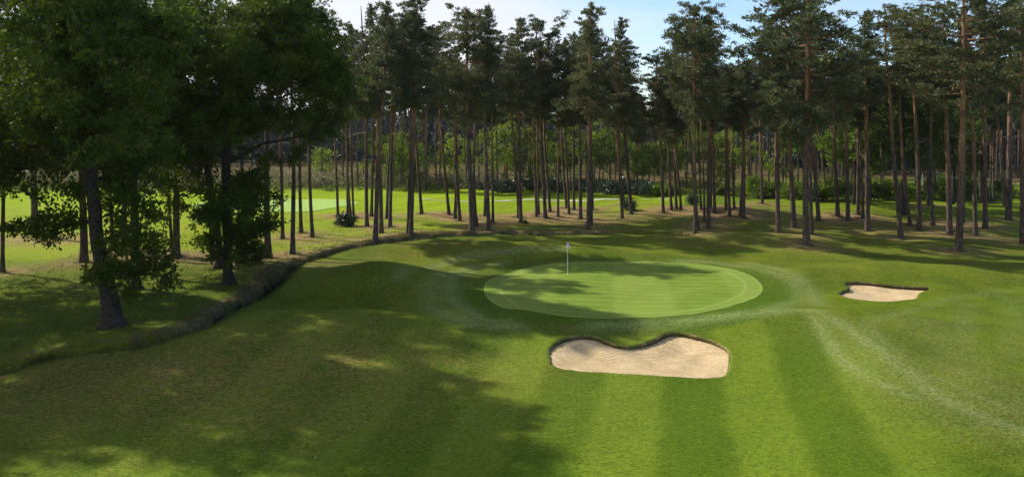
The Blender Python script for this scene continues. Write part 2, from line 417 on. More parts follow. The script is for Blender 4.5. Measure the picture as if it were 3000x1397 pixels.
def poly_px(pts): return smooth_poly([P(x,y)[:2] for x,y in pts],5)
TR=[]   # worn tracks (polyline, half width, strength)
def c11(L): return [(x*.581+2300,y*.581+700) for x,y in L]
def c10(L): return [(x/2.1467+1200,y/2.1467+650) for x,y in L]
TR.append((poly_px(c11([(150,395),(225,520),(320,630),(460,720),(640,790)])),.42,.9))
TR.append((poly_px(c11([(235,395),(330,460),(470,560),(600,650),(700,740),(830,820),(980,890),(1205,965),(1500,1040)])),.55,1.0))
TR.append((poly_px(c11([(430,450),(540,560),(640,660),(800,720),(1000,800),(1205,880)])),.5,.6))
TR.append((poly_px(c11([(340,470),(470,400),(640,360),(850,300),(1100,260)])),.5,.45))
TR.append((poly_px(c11([(930,330),(900,450),(890,600),(930,720)])),.6,.45))
TR.append((poly_px(c11([(420,520),(640,720),(900,860),(1205,980)])),1.8,.38))
TR.append((poly_px(c11([(700,420),(850,600),(1000,740),(1300,860)])),1.6,.35))
TR.append((poly_px(c11([(1160,300),(1170,450),(1130,600)])),.8,.3))
TR.append((poly_px(c10([(1700,245),(1950,262),(2180,292),(2370,350),(2450,420),(2440,500),(2250,560)])),.6,.7))
TR.append((poly_px(c10([(2120,262),(2350,305),(2480,390),(2520,450),(2560,520)])),.6,.95))
TR.append((poly_px(c10([(2600,560),(2420,555),(2150,575),(1900,605),(1650,635),(1400,645),(1150,655)])),.55,.9))
TR.append((poly_px(c10([(-60,345),(100,290),(300,235),(520,195),(750,172),(950,172)])),.5,.95))
TR.append((poly_px(c10([(560,265),(330,300),(170,370),(130,450),(200,560),(360,620),(640,650)])),.65,.9))
TR.append((poly_px(c10([(420,275),(270,340),(255,430),(300,520),(420,600),(600,630)])),.5,.85))
TR.append((poly_px([(0,625),(120,600),(300,580),(500,560)]),1.0,.5))
TR.append((poly_px([(0,650),(200,640),(420,620)]),1.2,.5))

# pines: base x, base y, width px, x at row 400, extra
PINES=[(8,797,13,4),(103,688,21,97),(246,768,24,243),(330,735,12,329),(362,742,18,362),(517,753,22,513),(505,752,10,503),(623,760,17,612),
(722,766,12,716),(786,756,22,783),(857,743,16,848),(828,700,12,825),(882,682,12,878),(915,695,12,910),(990,633,9,987),(1019,630,9,1019),
(1036,640,8,1030),(1028,636,7,1012),(1075,663,12,1068),(1088,633,10,1096),(1100,703,16,1116),(1117,683,14,1113),(1133,640,9,1139),(1143,665,12,1149),
(1196,684,11,1199),(1204,687,15,1212),(1235,627,11,1214),(1315,628,10,1302),(1333,640,11,1327),(1347,647,11,1336),
(1383,677,18,1377),(1396,663,11,1391),(1420,633,8,1418),(1432,675,13,1421),(1444,652,9,1442),(1526,653,12,1521),(1519,636,8,1506),
(1572,635,9,1564),(1579,628,7,1571),(1598,639,13,1586),(1611,621,10,1605),(1635,635,8,1636),(1660,610,9,1647),(1667,627,8,1661),
(1682,615,9,1680),(1701,642,12,1696),(1723,672,14,1726),(1733,660,9,1731),(1736,613,8,1729),(1823,640,10,1813),(1828,600,8,1804),
(1850,628,12,1831),(1943,623,10,1933),(1967,615,9,1957),(1981,612,9,1974),(1995,614,8,1988),(2037,683,12,2035),(2046,675,9,2030),
(2054,613,7,2046),(2064,652,8,2062),(2076,669,13,2065),(2083,608,6,2079),(2094,623,10,2087),(2127,617,9,2124),(2138,633,9,2125),
(2151,610,7,2152),(2168,632,10,2168),(2179,639,11,2180),(2233,597,8,2228),(2280,683,15,2272),(2326,667,17,2312),(2363,718,22,2358),
(2378,688,12,2371),(2398,647,13,2383),(2454,634,13,2452),(2484,646,13,2483),(2514,629,13,2507),(2528,639,10,2532),(2542,677,16,2538),
(2639,699,16,2615),(2666,661,12,2650),(2693,674,15,2687),(2733,661,12,2728),(2720,600,8,2713),(2782,687,18,2775),(2809,735,23,2813),
(2823,653,8,2822),(2858,690,14,2845),(2887,668,15,2883),(2955,645,20,2957),(2996,713,16,2994)]
FAR=[(1006,545,6,1004),(1048,547,6,1043),(1067,538,5,1062),(943,528,5,942),(1152,558,6,1152),(1173,555,5,1178),(1247,560,9,1249),(1278,549,6,1279),(1285,557,7,1283),
(1367,552,5,1362),(1403,555,5,1402),(1457,562,6,1455),(1478,537,4,1478),(1486,538,5,1485),(1508,538,5,1513),(1533,547,4,1532),(1553,540,6,1553),
(2285,583,6,2283),(2423,588,6,2402),(2400,548,5,2400),(2873,595,7,2868),(2880,594,5,2872),(2910,597,6,2911),(2940,600,8,2932),(2740,573,7,2739),(2590,583,6,2589),
(2833,580,6,2832),(2900,596,6,2903),(1788,545,5,1787),(1868,543,5,1867),(1755,537,4,1754),(2202,560,6,2202),(1858,548,4,1860),(1700,545,5,1700),(1716,548,4,1715),(2254,560,5,2252),(2550,590,6,2548),(2460,560,4,2458)]
SKY_X=[0,900,950,985,1054,1100,1135,1180,1217,1265,1300,1351,1400,1440,1465,1480,1520,1566,1600,1640,1700,1743,1770,1790,1830,1860,1875,1905,1940,1965,2000,2038,2080,2110,2135,2168,2200,2225,2280,2330,2400,2440,2480,2530,2560,2640,2700,3000]
SKY_Y=[-80,-60,-40,80,0,60,15,40,-10,40,55,30,60,22,100,75,50,60,70,75,60,14,60,50,120,190,235,170,180,75,70,22,60,150,175,138,165,80,20,-10,-5,45,30,40,20,0,-20,-60]

PB=[P(x,y) for x,y,w,t in PINES]
FB=[P(x,y) for x,y,w,t in FAR]

# ------------------------------------------------------------------ ground
def grow(a,b,step,k=1.14,mx=30):
    out=[a]; s=step
    while out[-1]<b: s=min(s*k,mx); out.append(out[-1]+s)
    return np.array(out[1:])
def build_ground():
    yc=np.arange(22,90,.2); xc=np.arange(-34,34.01,.2)
    ys=np.concatenate([(22-grow(0,120,.25,1.25))[::-1],yc,90+grow(0,1500,.22,1.05,40)])
    xr=34+grow(0,1400,.22,1.07,40); xs=np.concatenate([-xr[::-1],xc,xr])
    X,Y=np.meshgrid(xs,ys); Xf=X.ravel();Yf=Y.ravel()
    n=len(Xf)
    s=np.full(n,60.0);D=np.zeros(n)
    mk=(np.abs(Xf)<75)&(Yf<95)&(Yf>5)
    s_,D_,_=ditch_s(Xf[mk],Yf[mk]); s[mk]=s_;D[mk]=D_
    Z=base_h(Xf,Yf); Z[mk]=height(Xf[mk],Yf[mk])
    za,zb,ph,soil_shade,fr=zones(Xf,Yf,s,D)
    for B in (B1,B2):
        bx0,by0=B.min(0)-1;bx1,by1=B.max(0)+1
        q=np.where((Xf>bx0)&(Xf<bx1)&(Yf>by0)&(Yf<by1))[0]
        ins=inside(Xf[q],Yf[q],B); Z[q[ins]]-=1.6
    nx=len(xs);ny=len(ys)
    i=np.arange(ny-1)[:,None]*nx;j=np.arange(nx-1)[None,:]
    Fq=np.stack([i+j,i+j+1,i+nx+j+1,i+nx+j],-1).reshape(-1,4)
    V=[np.column_stack([Xf,Yf,Z])];FF=[Fq];ZA=[za];ZB=[zb];PH=[ph];WE=[soil_shade];FR=[fr];off=n
    for B in (B1,B2):           # turf collar round each bunker: covers the cut and turns down over the lip
        T=np.roll(B,-1,0)-np.roll(B,1,0); T=unit(T); area=np.sum(B[:,0]*np.roll(B[:,1],-1)-B[:,1]*np.roll(B[:,0],-1))
        Nn=np.column_stack([T[:,1],-T[:,0]])*(1 if area>0 else -1)   # outward
        rings=[]
        rs=np.random.default_rng(5); jit=rs.normal(0,.05,len(B)); jit=.5*jit+.25*(np.roll(jit,1)+np.roll(jit,-1))
        for k,(o,dz) in enumerate([(.55,-.01),(.4,.014),(.12,.03),(0,.03),(-.05,-.03),(-.01,-.16),(0,-1.0)]):
            p=B+Nn*(o+(jit if k in(3,4) else 0)[:,None] if k in(3,4) else B*0+Nn*o) if False else B+Nn*(o+(jit[:,None] if k in (3,4) else 0))
            z=height(p[:,0],p[:,1])+dz
            rings.append(np.column_stack([p,z]))
        RV=np.concatenate(rings);m=len(B)
        s2,D2,_=ditch_s(RV[:,0],RV[:,1]); a2,b2,p2,w2,f2=zones(RV[:,0],RV[:,1],s2,D2)
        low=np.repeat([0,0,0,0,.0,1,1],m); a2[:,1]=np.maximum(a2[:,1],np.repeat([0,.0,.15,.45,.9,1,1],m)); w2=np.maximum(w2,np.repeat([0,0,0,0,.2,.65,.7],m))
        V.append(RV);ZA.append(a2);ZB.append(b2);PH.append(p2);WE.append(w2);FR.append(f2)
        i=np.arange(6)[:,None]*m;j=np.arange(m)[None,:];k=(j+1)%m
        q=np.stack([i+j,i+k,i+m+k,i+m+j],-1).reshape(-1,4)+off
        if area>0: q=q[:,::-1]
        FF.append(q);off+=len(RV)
    o=mesh_obj('ground',np.concatenate(V),np.concatenate(FF),M['turf'],attrs={'za':np.concatenate(ZA),'zb':np.concatenate(ZB),'phase':np.concatenate(PH),'soil_shade':np.concatenate(WE),'far':np.concatenate(FR)},smooth=True)
    tag(o,kind='structure')

def spot(X,Y,px,py,sx,sy,a):
    c=P(px,py); return a*np.exp(-.5*(((X-c[0])/sx)**2+((Y-c[1])/sy)**2))
FAIRL=None
def zones(X,Y,s,D):
    n=len(X); dry=np.zeros(n);bank=np.zeros(n);lit=np.zeros(n);trk=np.zeros(n)
    w=.22+.50*D
    bank=sstep(.1,.5,s)*(1-sstep(.45+.75*D+w,.8+.75*D+w*1.4,s))*(.25+.75*sstep(.5,.66,D))*sstep(.1,.3,D)
    soil_shade=sstep(-.02,.08,s)*(1-sstep(.35+.75*D+.12*w,.5+.75*D+.55*w,s))*sstep(.1,.3,D)*.97
    for a in [(815,985,7,3,.55),(560,1080,7,3.2,.95),(250,1150,6,3,.85),(820,1060,7,2.5,.8),(900,1100,6,2,.6),(1275,730,6,2.5,.6),(2155,712,5,1.8,.75),(640,1180,7,3,.6),(100,1230,6,3,.5),
              (1750,968,3,.6,.5),(2500,735,5,1.0,.55),(2700,742,4,.6,.6),(2900,735,4,.8,.5),(2560,790,4,.8,.25),(1130,850,2,1.4,.35),(1000,770,3,1,.4),(2900,1150,3,5,.35),(2600,960,5,3,.25)]:
        dry=np.maximum(dry,spot(X,Y,*a))
    soil_shade=np.maximum(soil_shade,.62*sstep(128,150,Y+8*np.sin(X*.07)))  # far wood floor: shade under the trees painted in as dark soil
    dry=np.maximum(dry, .28*sstep(46,58,Y)*(1-sstep(88,100,Y))*(1-sstep(100,120,Y)))
    # litter ring under each pine and in the wood beyond
    for (x,y,z) in PB:
        q=(np.abs(X-x)<5)&(np.abs(Y-y)<5)
        r2=((X[q]-x)/2.4)**2+((Y[q]-y)/2.0)**2
        lit[q]=np.minimum(1.1,lit[q]+.8*np.exp(-r2))
    lit*=1-sstep(-.3,.3,-s+.0)*1.0*(Y<70)
    lit=np.maximum(lit, .85*sstep(124,150,Y+10*np.sin(X*.08)))
    lit=np.maximum(lit,spot(X,Y,140,700,5,2.2,.9)); lit=np.maximum(lit,spot(X,Y,1000,702,4,1.5,.8)); lit=np.maximum(lit,spot(X,Y,1350,640,7,2.4,.5))
    lit=np.maximum(lit,spot(X,Y,1600,633,10,2.0,.75)); lit=np.maximum(lit,spot(X,Y,2150,625,5,3,.6)); lit=np.maximum(lit,spot(X,Y,850,800,3,1.2,.5))
    for L,hw,a in TR:
        x0,y0=L.min(0)-4;x1,y1=L.max(0)+4
        q=np.where((X>x0)&(X<x1)&(Y>y0)&(Y<y1))[0]
        if len(q):
            d,_,_=poly_dist(X[q],Y[q],L); trk[q]=np.maximum(trk[q],a*np.exp(-(d/hw)**2*.8))
    dg,_,_=(np.full(n,99.0),0,0)
    q=np.where((X>-20)&(X<30)&(Y>30)&(Y<85))[0]
    d,_,_=poly_dist(X[q],Y[q],GR,closed=True); ig=inside(X[q],Y[q],GR); dg[q]=np.where(ig,0,d)
    apron=1-sstep(1.8,2.4,dg)
    fl=.9*sstep(-19,-11,X)*(1-sstep(39,46,Y))*(1-sstep(4,7,X))
    left=sstep(-3.2,-.8,s*0+ (X+ .0*Y) - (-.9*(Y-25)*.0-2)) 
    fair=sstep(-6,1,X+.15*(Y-30))*(1-sstep(43,47,Y))*(1-sstep(13,17,X-.25*(Y-30)))
    fair=np.maximum(fair,fl)
    far=sstep(64,74,Y)*(1-sstep(118,124,Y))*(1-sstep(5,25,X))*.0
    ph=np.full(n,1.0+math.pi-.12)
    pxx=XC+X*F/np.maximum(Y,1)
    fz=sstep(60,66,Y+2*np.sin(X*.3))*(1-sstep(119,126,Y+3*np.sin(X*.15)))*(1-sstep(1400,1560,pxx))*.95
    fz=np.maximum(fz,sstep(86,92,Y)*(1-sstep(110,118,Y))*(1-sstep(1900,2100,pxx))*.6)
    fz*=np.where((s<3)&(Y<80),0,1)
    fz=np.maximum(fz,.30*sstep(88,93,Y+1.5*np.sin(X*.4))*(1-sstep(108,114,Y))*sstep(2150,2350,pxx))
    za=np.column_stack([dry,bank,lit]); zb=np.column_stack([trk,fair,apron])
    return za,zb,ph,soil_shade,fz
build_ground()

def fill_surface(name, B, material, zf, rings, edge_attr=True, inner_step=.3):
    """surface inside outline B from shrinking copies of the outline plus a grid heart"""
    x0,y0=B.min(0);x1,y1=B.max(0)
    xs=np.arange(x0,x1+inner_step,inner_step);ys=np.arange(y0,y1+inner_step,inner_step)
    X,Y=np.meshgrid(xs,ys);X=X.ravel();Y=Y.ravel()
    import bmesh
    from mathutils.geometry import delaunay_2d_cdt
    from mathutils import Vector
    d,_,_=poly_dist(X,Y,B,closed=True); q=inside(X,Y,B)&(d>inner_step*.45)
    pts=[Vector(p) for p in B]+[Vector((a,b)) for a,b in zip(X[q],Y[q])]
    m=len(B); ed=[(i,(i+1)%m) for i in range(m)]
    vs,es,fs,_,_,_=delaunay_2d_cdt(pts,ed,[list(range(m))],1,1e-5)
    A=np.array([[v.x,v.y] for v in vs]); de,_,_=poly_dist(A[:,0],A[:,1],B,closed=True)
    z=zf(A[:,0],A[:,1],de)
    fa=np.array([list(f) for f in fs if len(f)==3],np.int32)
    o=mesh_obj(name,np.column_stack([A,z]),fa,material,attrs={'edge':de},smooth=True)
    me=o.data
    if len(me.polygons) and me.polygons[0].normal.z<0: me.flip_normals()
    return o
def relax(B,n=220,it=12):
    L=np.concatenate([[0],np.cumsum(np.linalg.norm(np.roll(B,-1,0)-B,axis=1))]); C=np.vstack([B,B[:1]]); t=np.linspace(0,L[-1],n,endpoint=False)
    Q=np.column_stack([np.interp(t,L,C[:,0]),np.interp(t,L,C[:,1])])
    for _ in range(it): Q=.5*Q+.25*(np.roll(Q,1,0)+np.roll(Q,-1,0))
    return Q
GR2=relax(GR,220,110)
gz=lambda X,Y,d: height(X,Y)+.012
tag(fill_surface('putting_green',GR2,M['green'],gz,0,inner_step=.2),'oval close-mown putting green with the flagstick standing in it',None,kind='structure')
def sandz(cx,cy,yb,front,back):
    def f(X,Y,d):
        bk=sstep(front,back,Y)
        n=.022*np.sin(X*1.9+Y)+.018*np.sin(X*3.1-Y*2.3)+.012*np.sin(X*6+Y*5)
        return height(X,Y)-(.03+.17*bk)-(.22)*sstep(0,1.6,d)+n*sstep(0,.6,d)
    return f
tag(fill_surface('sand_bunker',B1,M['sand'],sandz(0,0,0,B1[:,1].min()+.8,B1[:,1].max()-1.0),0,inner_step=.2),'kidney-shaped pale sand bunker in front of the putting green',None,kind='structure')
tag(fill_surface('sand_bunker',B2,M['sand'],sandz(0,0,0,B2[:,1].min()+.5,B2[:,1].max()-1.0),0,inner_step=.2),'small pale sand bunker to the right of the putting green',None,kind='structure')

# far green, path
def strip(name,pts,hw,mt,dz):
    L=smooth_poly([P(x,y)[:2] for x,y in pts],8); T=unit(np.gradient(L,axis=0)); Nn=np.column_stack([-T[:,1],T[:,0]])
    a=L+Nn*hw;b=L-Nn*hw;n=len(L)
    A=np.concatenate([a,b]); V=np.column_stack([A,height(A[:,0],A[:,1])+dz])
    i=np.arange(n-1); return mesh_obj(name,V,np.stack([i,i+1,n+i+1,n+i],-1),mt,smooth=True)
tag(strip('path',[(1215,585),(1300,588),(1450,589),(1600,588),(1750,586),(1900,584),(2020,583)],.38,M['path'],.05),kind='structure')
c=P(800,598); ang=np.linspace(0,2*np.pi,64,endpoint=False)
FG=np.column_stack([c[0]+10.0*np.cos(ang)*(1+.08*np.sin(3*ang)),c[1]+7.5*np.sin(ang)])
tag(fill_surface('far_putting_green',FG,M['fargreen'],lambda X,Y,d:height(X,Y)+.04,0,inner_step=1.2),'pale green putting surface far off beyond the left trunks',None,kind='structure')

# ------------------------------------------------------------------ pines
def pine_crown(seed, Rr=3.0, L=10.0, prof='cone', nb=46, one=0):
    rs=np.random.default_rng(seed); C=[];D=[];vv=[];bw=Acc()
    for i in range(nb):
        t=(i+rs.random())/nb; z=t*L*.96
        az=rs.random()*2*np.pi
        if prof=='cone': r=Rr*(1-.86*t**1.5)*(.55+.45*min(1,t*5+.35))
        elif prof=='flat': r=Rr*(.5+.55*math.sin(math.pi*min(1,.15+.75*t)))*(1-.45*t**6)
        elif prof=='oval': r=Rr*(math.sin(math.pi*(.12+.80*t))**.6)
        else: r=Rr*(1-.95*t)*(.8+.2*rs.random())
        r*=.55+.5*rs.random(); r=max(r,.35)
        if one and math.cos(az-one)<-.2: r*=.55
        if rs.random()<.16: r*=1.3
        if rs.random()<.12: r*=.45
        rise=.15+.45*t+.25*rs.random()
        d=np.array([math.cos(az),math.sin(az),0]); k=5
        tt=np.linspace(0,1,k)
        path=np.array([[0,0,z]])+tt[:,None]*d*r+np.column_stack([np.zeros(k),np.zeros(k),r*(rise*tt**1.6-.1*np.sin(math.pi*tt))])
        path[1:,:]+=rs.normal(0,.05,(k-1,3))*r
        Vb,Fb=tube(path,np.linspace(.055,.012,k)*(.7+.5*r/Rr),4); bw.add(Vb,Fb,np.full(len(Vb),1.0))
        nc=max(3,int(2.5+r*2.6))
        for j in range(nc):
            u=.38+.62*(j+rs.random())/nc; p=np.array([np.interp(u,tt,path[:,q]) for q in range(3)])
            p=p+rs.normal(0,.34,3)*np.array([1,1,.45])
            cr=(.30+.42*rs.random()**1.4)*(1.1-.3*t); m=int(47*cr/.5)
            dd=unit(rs.standard_normal((m,3))+np.array([0,0,.5])); off=dd*(rs.random(m)**.45*cr)[:,None]; off[:,2]*=.55
            C.append(p+off); D.append(unit(dd*.8+d*.5+np.array([0,0,.45])+rs.normal(0,.35,(m,3)))); vv.append(np.clip(rs.random()*.5+rs.random(m)*.5,0,1))
    # leader
    for q in range(7):
        cr=.34; m=30; p=np.array([0,0,L*(.90+.015*q)])+rs.normal(0,.1,3)
        dd=unit(rs.standard_normal((m,3))+np.array([0,0,1.2])); C.append(p+dd*(rs.random(m)*cr)[:,None]); D.append(dd); vv.append(rs.random(m))
    C=np.concatenate(C);D=np.concatenate(D);v=np.concatenate(vv)
    s=.20+.15*rs.random(len(C)); V,Fq=cards(C,D,s,s*.36,rs)
    return (V,Fq,np.repeat(v,4)),bw.get()
def crown_variant(i,**kw):
    (V,Fq,v),(bV,bF,bA)=pine_crown(100+i,**kw)
    o=mesh_obj('crown',V,Fq,M['pine'],attrs={'v':v}); b=mesh_obj('branches',bV,bF,M['bark'],attrs={'hf':bA},smooth=True)
    mc,mb=o.data,b.data; bpy.data.objects.remove(o);bpy.data.objects.remove(b); return mc,mb
CV=[crown_variant(0,prof='cone'),crown_variant(1,prof='cone',Rr=2.6,nb=40),crown_variant(2,prof='oval'),crown_variant(3,prof='flat',Rr=3.3,nb=38),
    crown_variant(4,prof='cone',one=.3,nb=42),crown_variant(5,prof='oval',Rr=3.2,nb=52),crown_variant(6,prof='spire',Rr=2.6,nb=44),crown_variant(7,prof='flat',one=3.0,nb=36)]

def pine(base, w, lean, hgt, cb, cw, var, rz, rs, dead=3, curve=None, sides=9):
    """base point, trunk radius at foot, lean per metre in x, height, crown base fraction, crown width scale"""
    root=empty('pine_tree',base)
    n=16; z=np.linspace(0,hgt,n)**1.0; tt=z/hgt
    amp=rs.normal(0,.12)+0; ph=rs.random()*6
    x=lean*z+amp*np.sin(tt*math.pi*1.6+ph)-amp*math.sin(ph); y=rs.normal(0,.012)*z+.1*np.sin(tt*4+ph)-.1*math.sin(ph)
    if curve is not None: x=x+np.interp(tt,curve[0],curve[1])
    zz=z.copy(); zz[0]=-.25
    rad=w*(1-.62*tt)*(1-.25*tt**3); rad[0]*=1.5
    path=np.column_stack([x,y,zz])
    path=np.insert(path,1,[x[0],y[0],.12],0); path=np.insert(path,2,[x[0]*.8+x[1]*.2,y[0],.5],0)
    rad=np.insert(rad,1,w*1.32); rad=np.insert(rad,2,w*1.1); rad[-1]=.03
    Vt,Ft=tube(path,rad,sides,rs,.035); hf=np.repeat(path[:,2]/hgt,sides)
    mesh_obj('trunk',Vt,Ft,M['bark'],root,{'hf':hf},smooth=True)
    zc=cb*hgt; xb=np.interp(zc,path[:,2],path[:,0]);yb=np.interp(zc,path[:,2],path[:,1]); xt,yt=path[-1,0],path[-1,1]
    L=hgt-zc
    cm,bm=CV[var]
    for nm,me in (('crown',cm),('branches',bm)):
        o=link_data(nm,me,root); o.location=(xb,yb,zc); o.scale=(cw,cw,(L+.1)/10.0)
        o.rotation_euler=(-math.atan2(yt-yb,L),math.atan2(xt-xb,L),rz)
    if dead:
        for k in range(dead):
            zz=hgt*(cb-.02-.26*rs.random()); az=rs.random()*6.28; ln=.5+1.3*rs.random()
            px=np.interp(zz,path[:,2],path[:,0]);py=np.interp(zz,path[:,2],path[:,1])
            q=np.linspace(0,1,4); pp=np.column_stack([px+math.cos(az)*ln*q,py+math.sin(az)*ln*q,zz+ln*(.05*q+(.35*rs.random()-.1)*q*q)])
            Vd,Fd=tube(pp,[.035,.026,.018,.008],4); mesh_obj('dead_branch',Vd,Fd,M['deadwood'],root)
    return root

ORD=['first','second','third','fourth','fifth','sixth','seventh','eighth','ninth','tenth','eleventh','twelfth','thirteenth','fourteenth']
ZN=[(-1,600,'around the leaning oak'),(600,960,'beside the ditch bend'),(960,1180,'around the round dark shrub'),
    (1180,1470,'beyond the straight ditch bank'),(1470,1765,'directly behind the flag'),(1765,2015,'below the open sky gap'),
    (2015,2240,'in the tight clump right of sky gap'),(2240,2470,'behind the right-hand mound'),(2470,2770,'beyond the small bunker'),(2770,3100,'at the right edge')]
def zone(x):
    for i,(a,b,n) in enumerate(ZN):
        if a<=x<b: return i,n
cnt={}
HERO={1723:dict(top=14,cb=.50,cw=1.0,var=0),2363:dict(top=-12,cb=.42,cw=1.42,var=5),2809:dict(top=-70,cb=.50,cw=1.55,var=3),2639:dict(top=20,cb=.66,cw=1.3,var=7,curve=([0,.45,.62,.8,1],[0,0,.1,.0,.25])),
      1943:dict(top=165,cb=.55,cw=.95,var=3),2037:dict(top=22,cb=.5,cw=.85,var=5),2046:dict(top=60,cb=.55,cw=.9,var=2),2076:dict(top=70,cb=.55,cw=.85,var=4),1204:dict(top=-10,cb=.55,cw=.95,var=0),1100:dict(top=10,cb=.52,cw=.95,var=1),
      1383:dict(top=35,cb=.5,cw=1.05,var=5),1432:dict(top=24,cb=.55,cw=.9,var=6),1526:dict(top=55,cb=.55,cw=1.0,var=4),1598:dict(top=60,cb=.55,cw=.9,var=3),1850:dict(top=115,cb=.5,cw=.95,var=0),1823:dict(top=60,cb=.5,cw=.8,var=1),1075:dict(top=20,cb=.5,cw=.85,var=1),
      1995:dict(top=215,cb=.5,cw=.8,var=2),1981:dict(top=130,cb=.6,cw=.7,var=1),1967:dict(top=150,cb=.6,cw=.7,var=6),2168:dict(top=140,cb=.5,cw=.9,var=3),2542:dict(top=40,cb=.55,cw=.95,var=6),2326:dict(top=10,cb=.5,cw=1.1,var=5)}
order=sorted(range(len(PINES)),key=lambda i:PINES[i][0])
ordi={}
for i in order:
    z=zone(PINES[i][0])[0]; cnt[z]=cnt.get(z,0)+1; ordi[i]=cnt[z]
GRP='tall pines with bare trunks standing round the green'
for i,(x,y,w,t) in enumerate(PINES):
    rs=np.random.default_rng(1000+i); b=PB[i]; Y=b[1]; ppm=F/Y
    hz=HERO.get(x,{})
    sky=float(np.interp(x,SKY_X,SKY_Y)); top=hz.get('top', sky+8+rs.random()*95+(25 if y<650 else 0))
    hg=max(14.5,min(26,(y-top)/ppm)) if 'top' in hz else max(16,min(23.5,(y-top)/ppm))
    lean=(t-x)/(y-400.0)
    root=pine((b[0],b[1],b[2]),w/ppm*.5*.93,lean,hg,hz.get('cb',.54+.15*rs.random()),hz.get('cw',.62+.30*rs.random())*(1.08 if x in HERO else 1),hz.get('var',int(rs.integers(0,8))),rs.random()*6.28,rs,dead=int(rs.integers(0,3)) if x<2400 else int(1+rs.integers(0,4)),curve=hz.get('curve'))
    zi,zn=zone(x)
    look='thick-trunked' if w>=17 else ('sturdy' if w>=12 else ('slender' if w>=9 else 'very slim'))
    ln=' leaning left' if lean<-.075 else (' leaning right' if lean>.035 else '')
    lab=f"{look} pine{ln}, {ORD[ordi[i]-1]} from left {zn}"
    if x==2363: lab='thick-trunked pine with the broad crown, nearest tree right of the putting green'
    if x==2809: lab='large pine with pale dead side branches, nearest trunk beyond the small right-hand bunker'
    if x==1723: lab='tall straight pine just right of the flag with a pointed crown'
    if x==8: lab='dark bare pine trunk cut by the left edge of the photo'
    if x==2996: lab='pine trunk cut by the right edge of the photo'
    if x==2639: lab='crooked pine with a bent upper trunk, in front of the leafy green oak'
    if x==1100: lab='pine on the ditch bank leaning right, nearest trunk right of the round shrub'
    tag(root,lab,'pine tree',GRP)
# the further row at the edge of the clearing
cnt2={}; OR2=ORD+['fifteenth','sixteenth','seventeenth','eighteenth','nineteenth','twentieth']
for j,i in enumerate(sorted(range(len(FAR)),key=lambda i:FAR[i][0])):
    x,y,w,t=FAR[i]; rs=np.random.default_rng(3000+i); b=FB[i]; ppm=F/b[1]
    sky=float(np.interp(x,SKY_X,SKY_Y)); top=max(150,sky+60)+rs.random()*70
    if 1850<x<1960: top=290
    hg=max(11,min(20,(y-top)/ppm))
    root=pine((b[0],b[1],b[2]),max(w/ppm*.5,.11),(t-x)/(y-400.0),hg,.48+.14*rs.random(),.75+.3*rs.random(),int(rs.integers(0,8)),rs.random()*6.28,rs,dead=0,sides=6)
    side='the far end of the bright fairway' if x<1400 else ('the edge of the leafy wood' if x<2230 else 'the light green bushes')
    key=side; cnt2[key]=cnt2.get(key,0)+1
    tag(root,f"distant slim pine, {OR2[cnt2[key]-1]} from left at {side}",'pine tree','distant pines along the far edge of the clearing')
# pines filling the wood behind; masters with shared meshes
rs=np.random.default_rng(77)
def fill_master(k):
    r=np.random.default_rng(500+k)
    root=pine((0,0,0),.14+.05*r.random(),r.normal(0,.012),15.5+2*r.random(),.52+.1*r.random(),.72,k%8,r.random()*6,r,dead=0,sides=6)
    return root
masters=[fill_master(k) for k in range(6)]
used=set(); nf=0
fills=[]
for k in range(1500):
    if len(fills)>=150: break
    px=rs.uniform(-40,3050); 
    Y=rs.uniform(128,188) if px<2150 else rs.uniform(104,165)
    if px<1400: Y=rs.uniform(152,195)
    if 700<px<1450 and rs.random()<.72: continue
    if px<2150 and px>1450 and Y<132: continue
    X=(px-XC)*Y/F
    if any((X-a)**2+(Y-b)**2<5.0 for a,b in fills): continue
    fills.append((X,Y))
for k,(X,Y) in enumerate(fills):
    m=masters[k%6]; px=XC+X*F/Y
    if k<6: r=m
    else:
        r=m.copy(); COL.objects.link(r)
        for ch in m.children:
            c2=ch.copy(); COL.objects.link(c2); c2.parent=r
    z=float(height(np.array([X]),np.array([Y]))[0]); s=.85+.3*rs.random()
    if 1450<px<2150: s*=.72
    if px<=1450: s*=.78
    r.location=(X,Y,z); r.scale=(s,s,s); r.rotation_euler=(0,0,rs.random()*6.28)
    if px<1450: tag(r,'slim pine at the dark edge of the far wood beyond the bright fairway','pine tree','slim pines of the far wood left')
    elif px<2150: tag(r,'slim pine deep in the leafy wood behind the flag','pine tree','slim pines deep in the wood behind the flag')
    else: tag(r,'slim pine deep in the dark wood behind the light green bushes','pine tree','slim pines deep in the wood at the right')

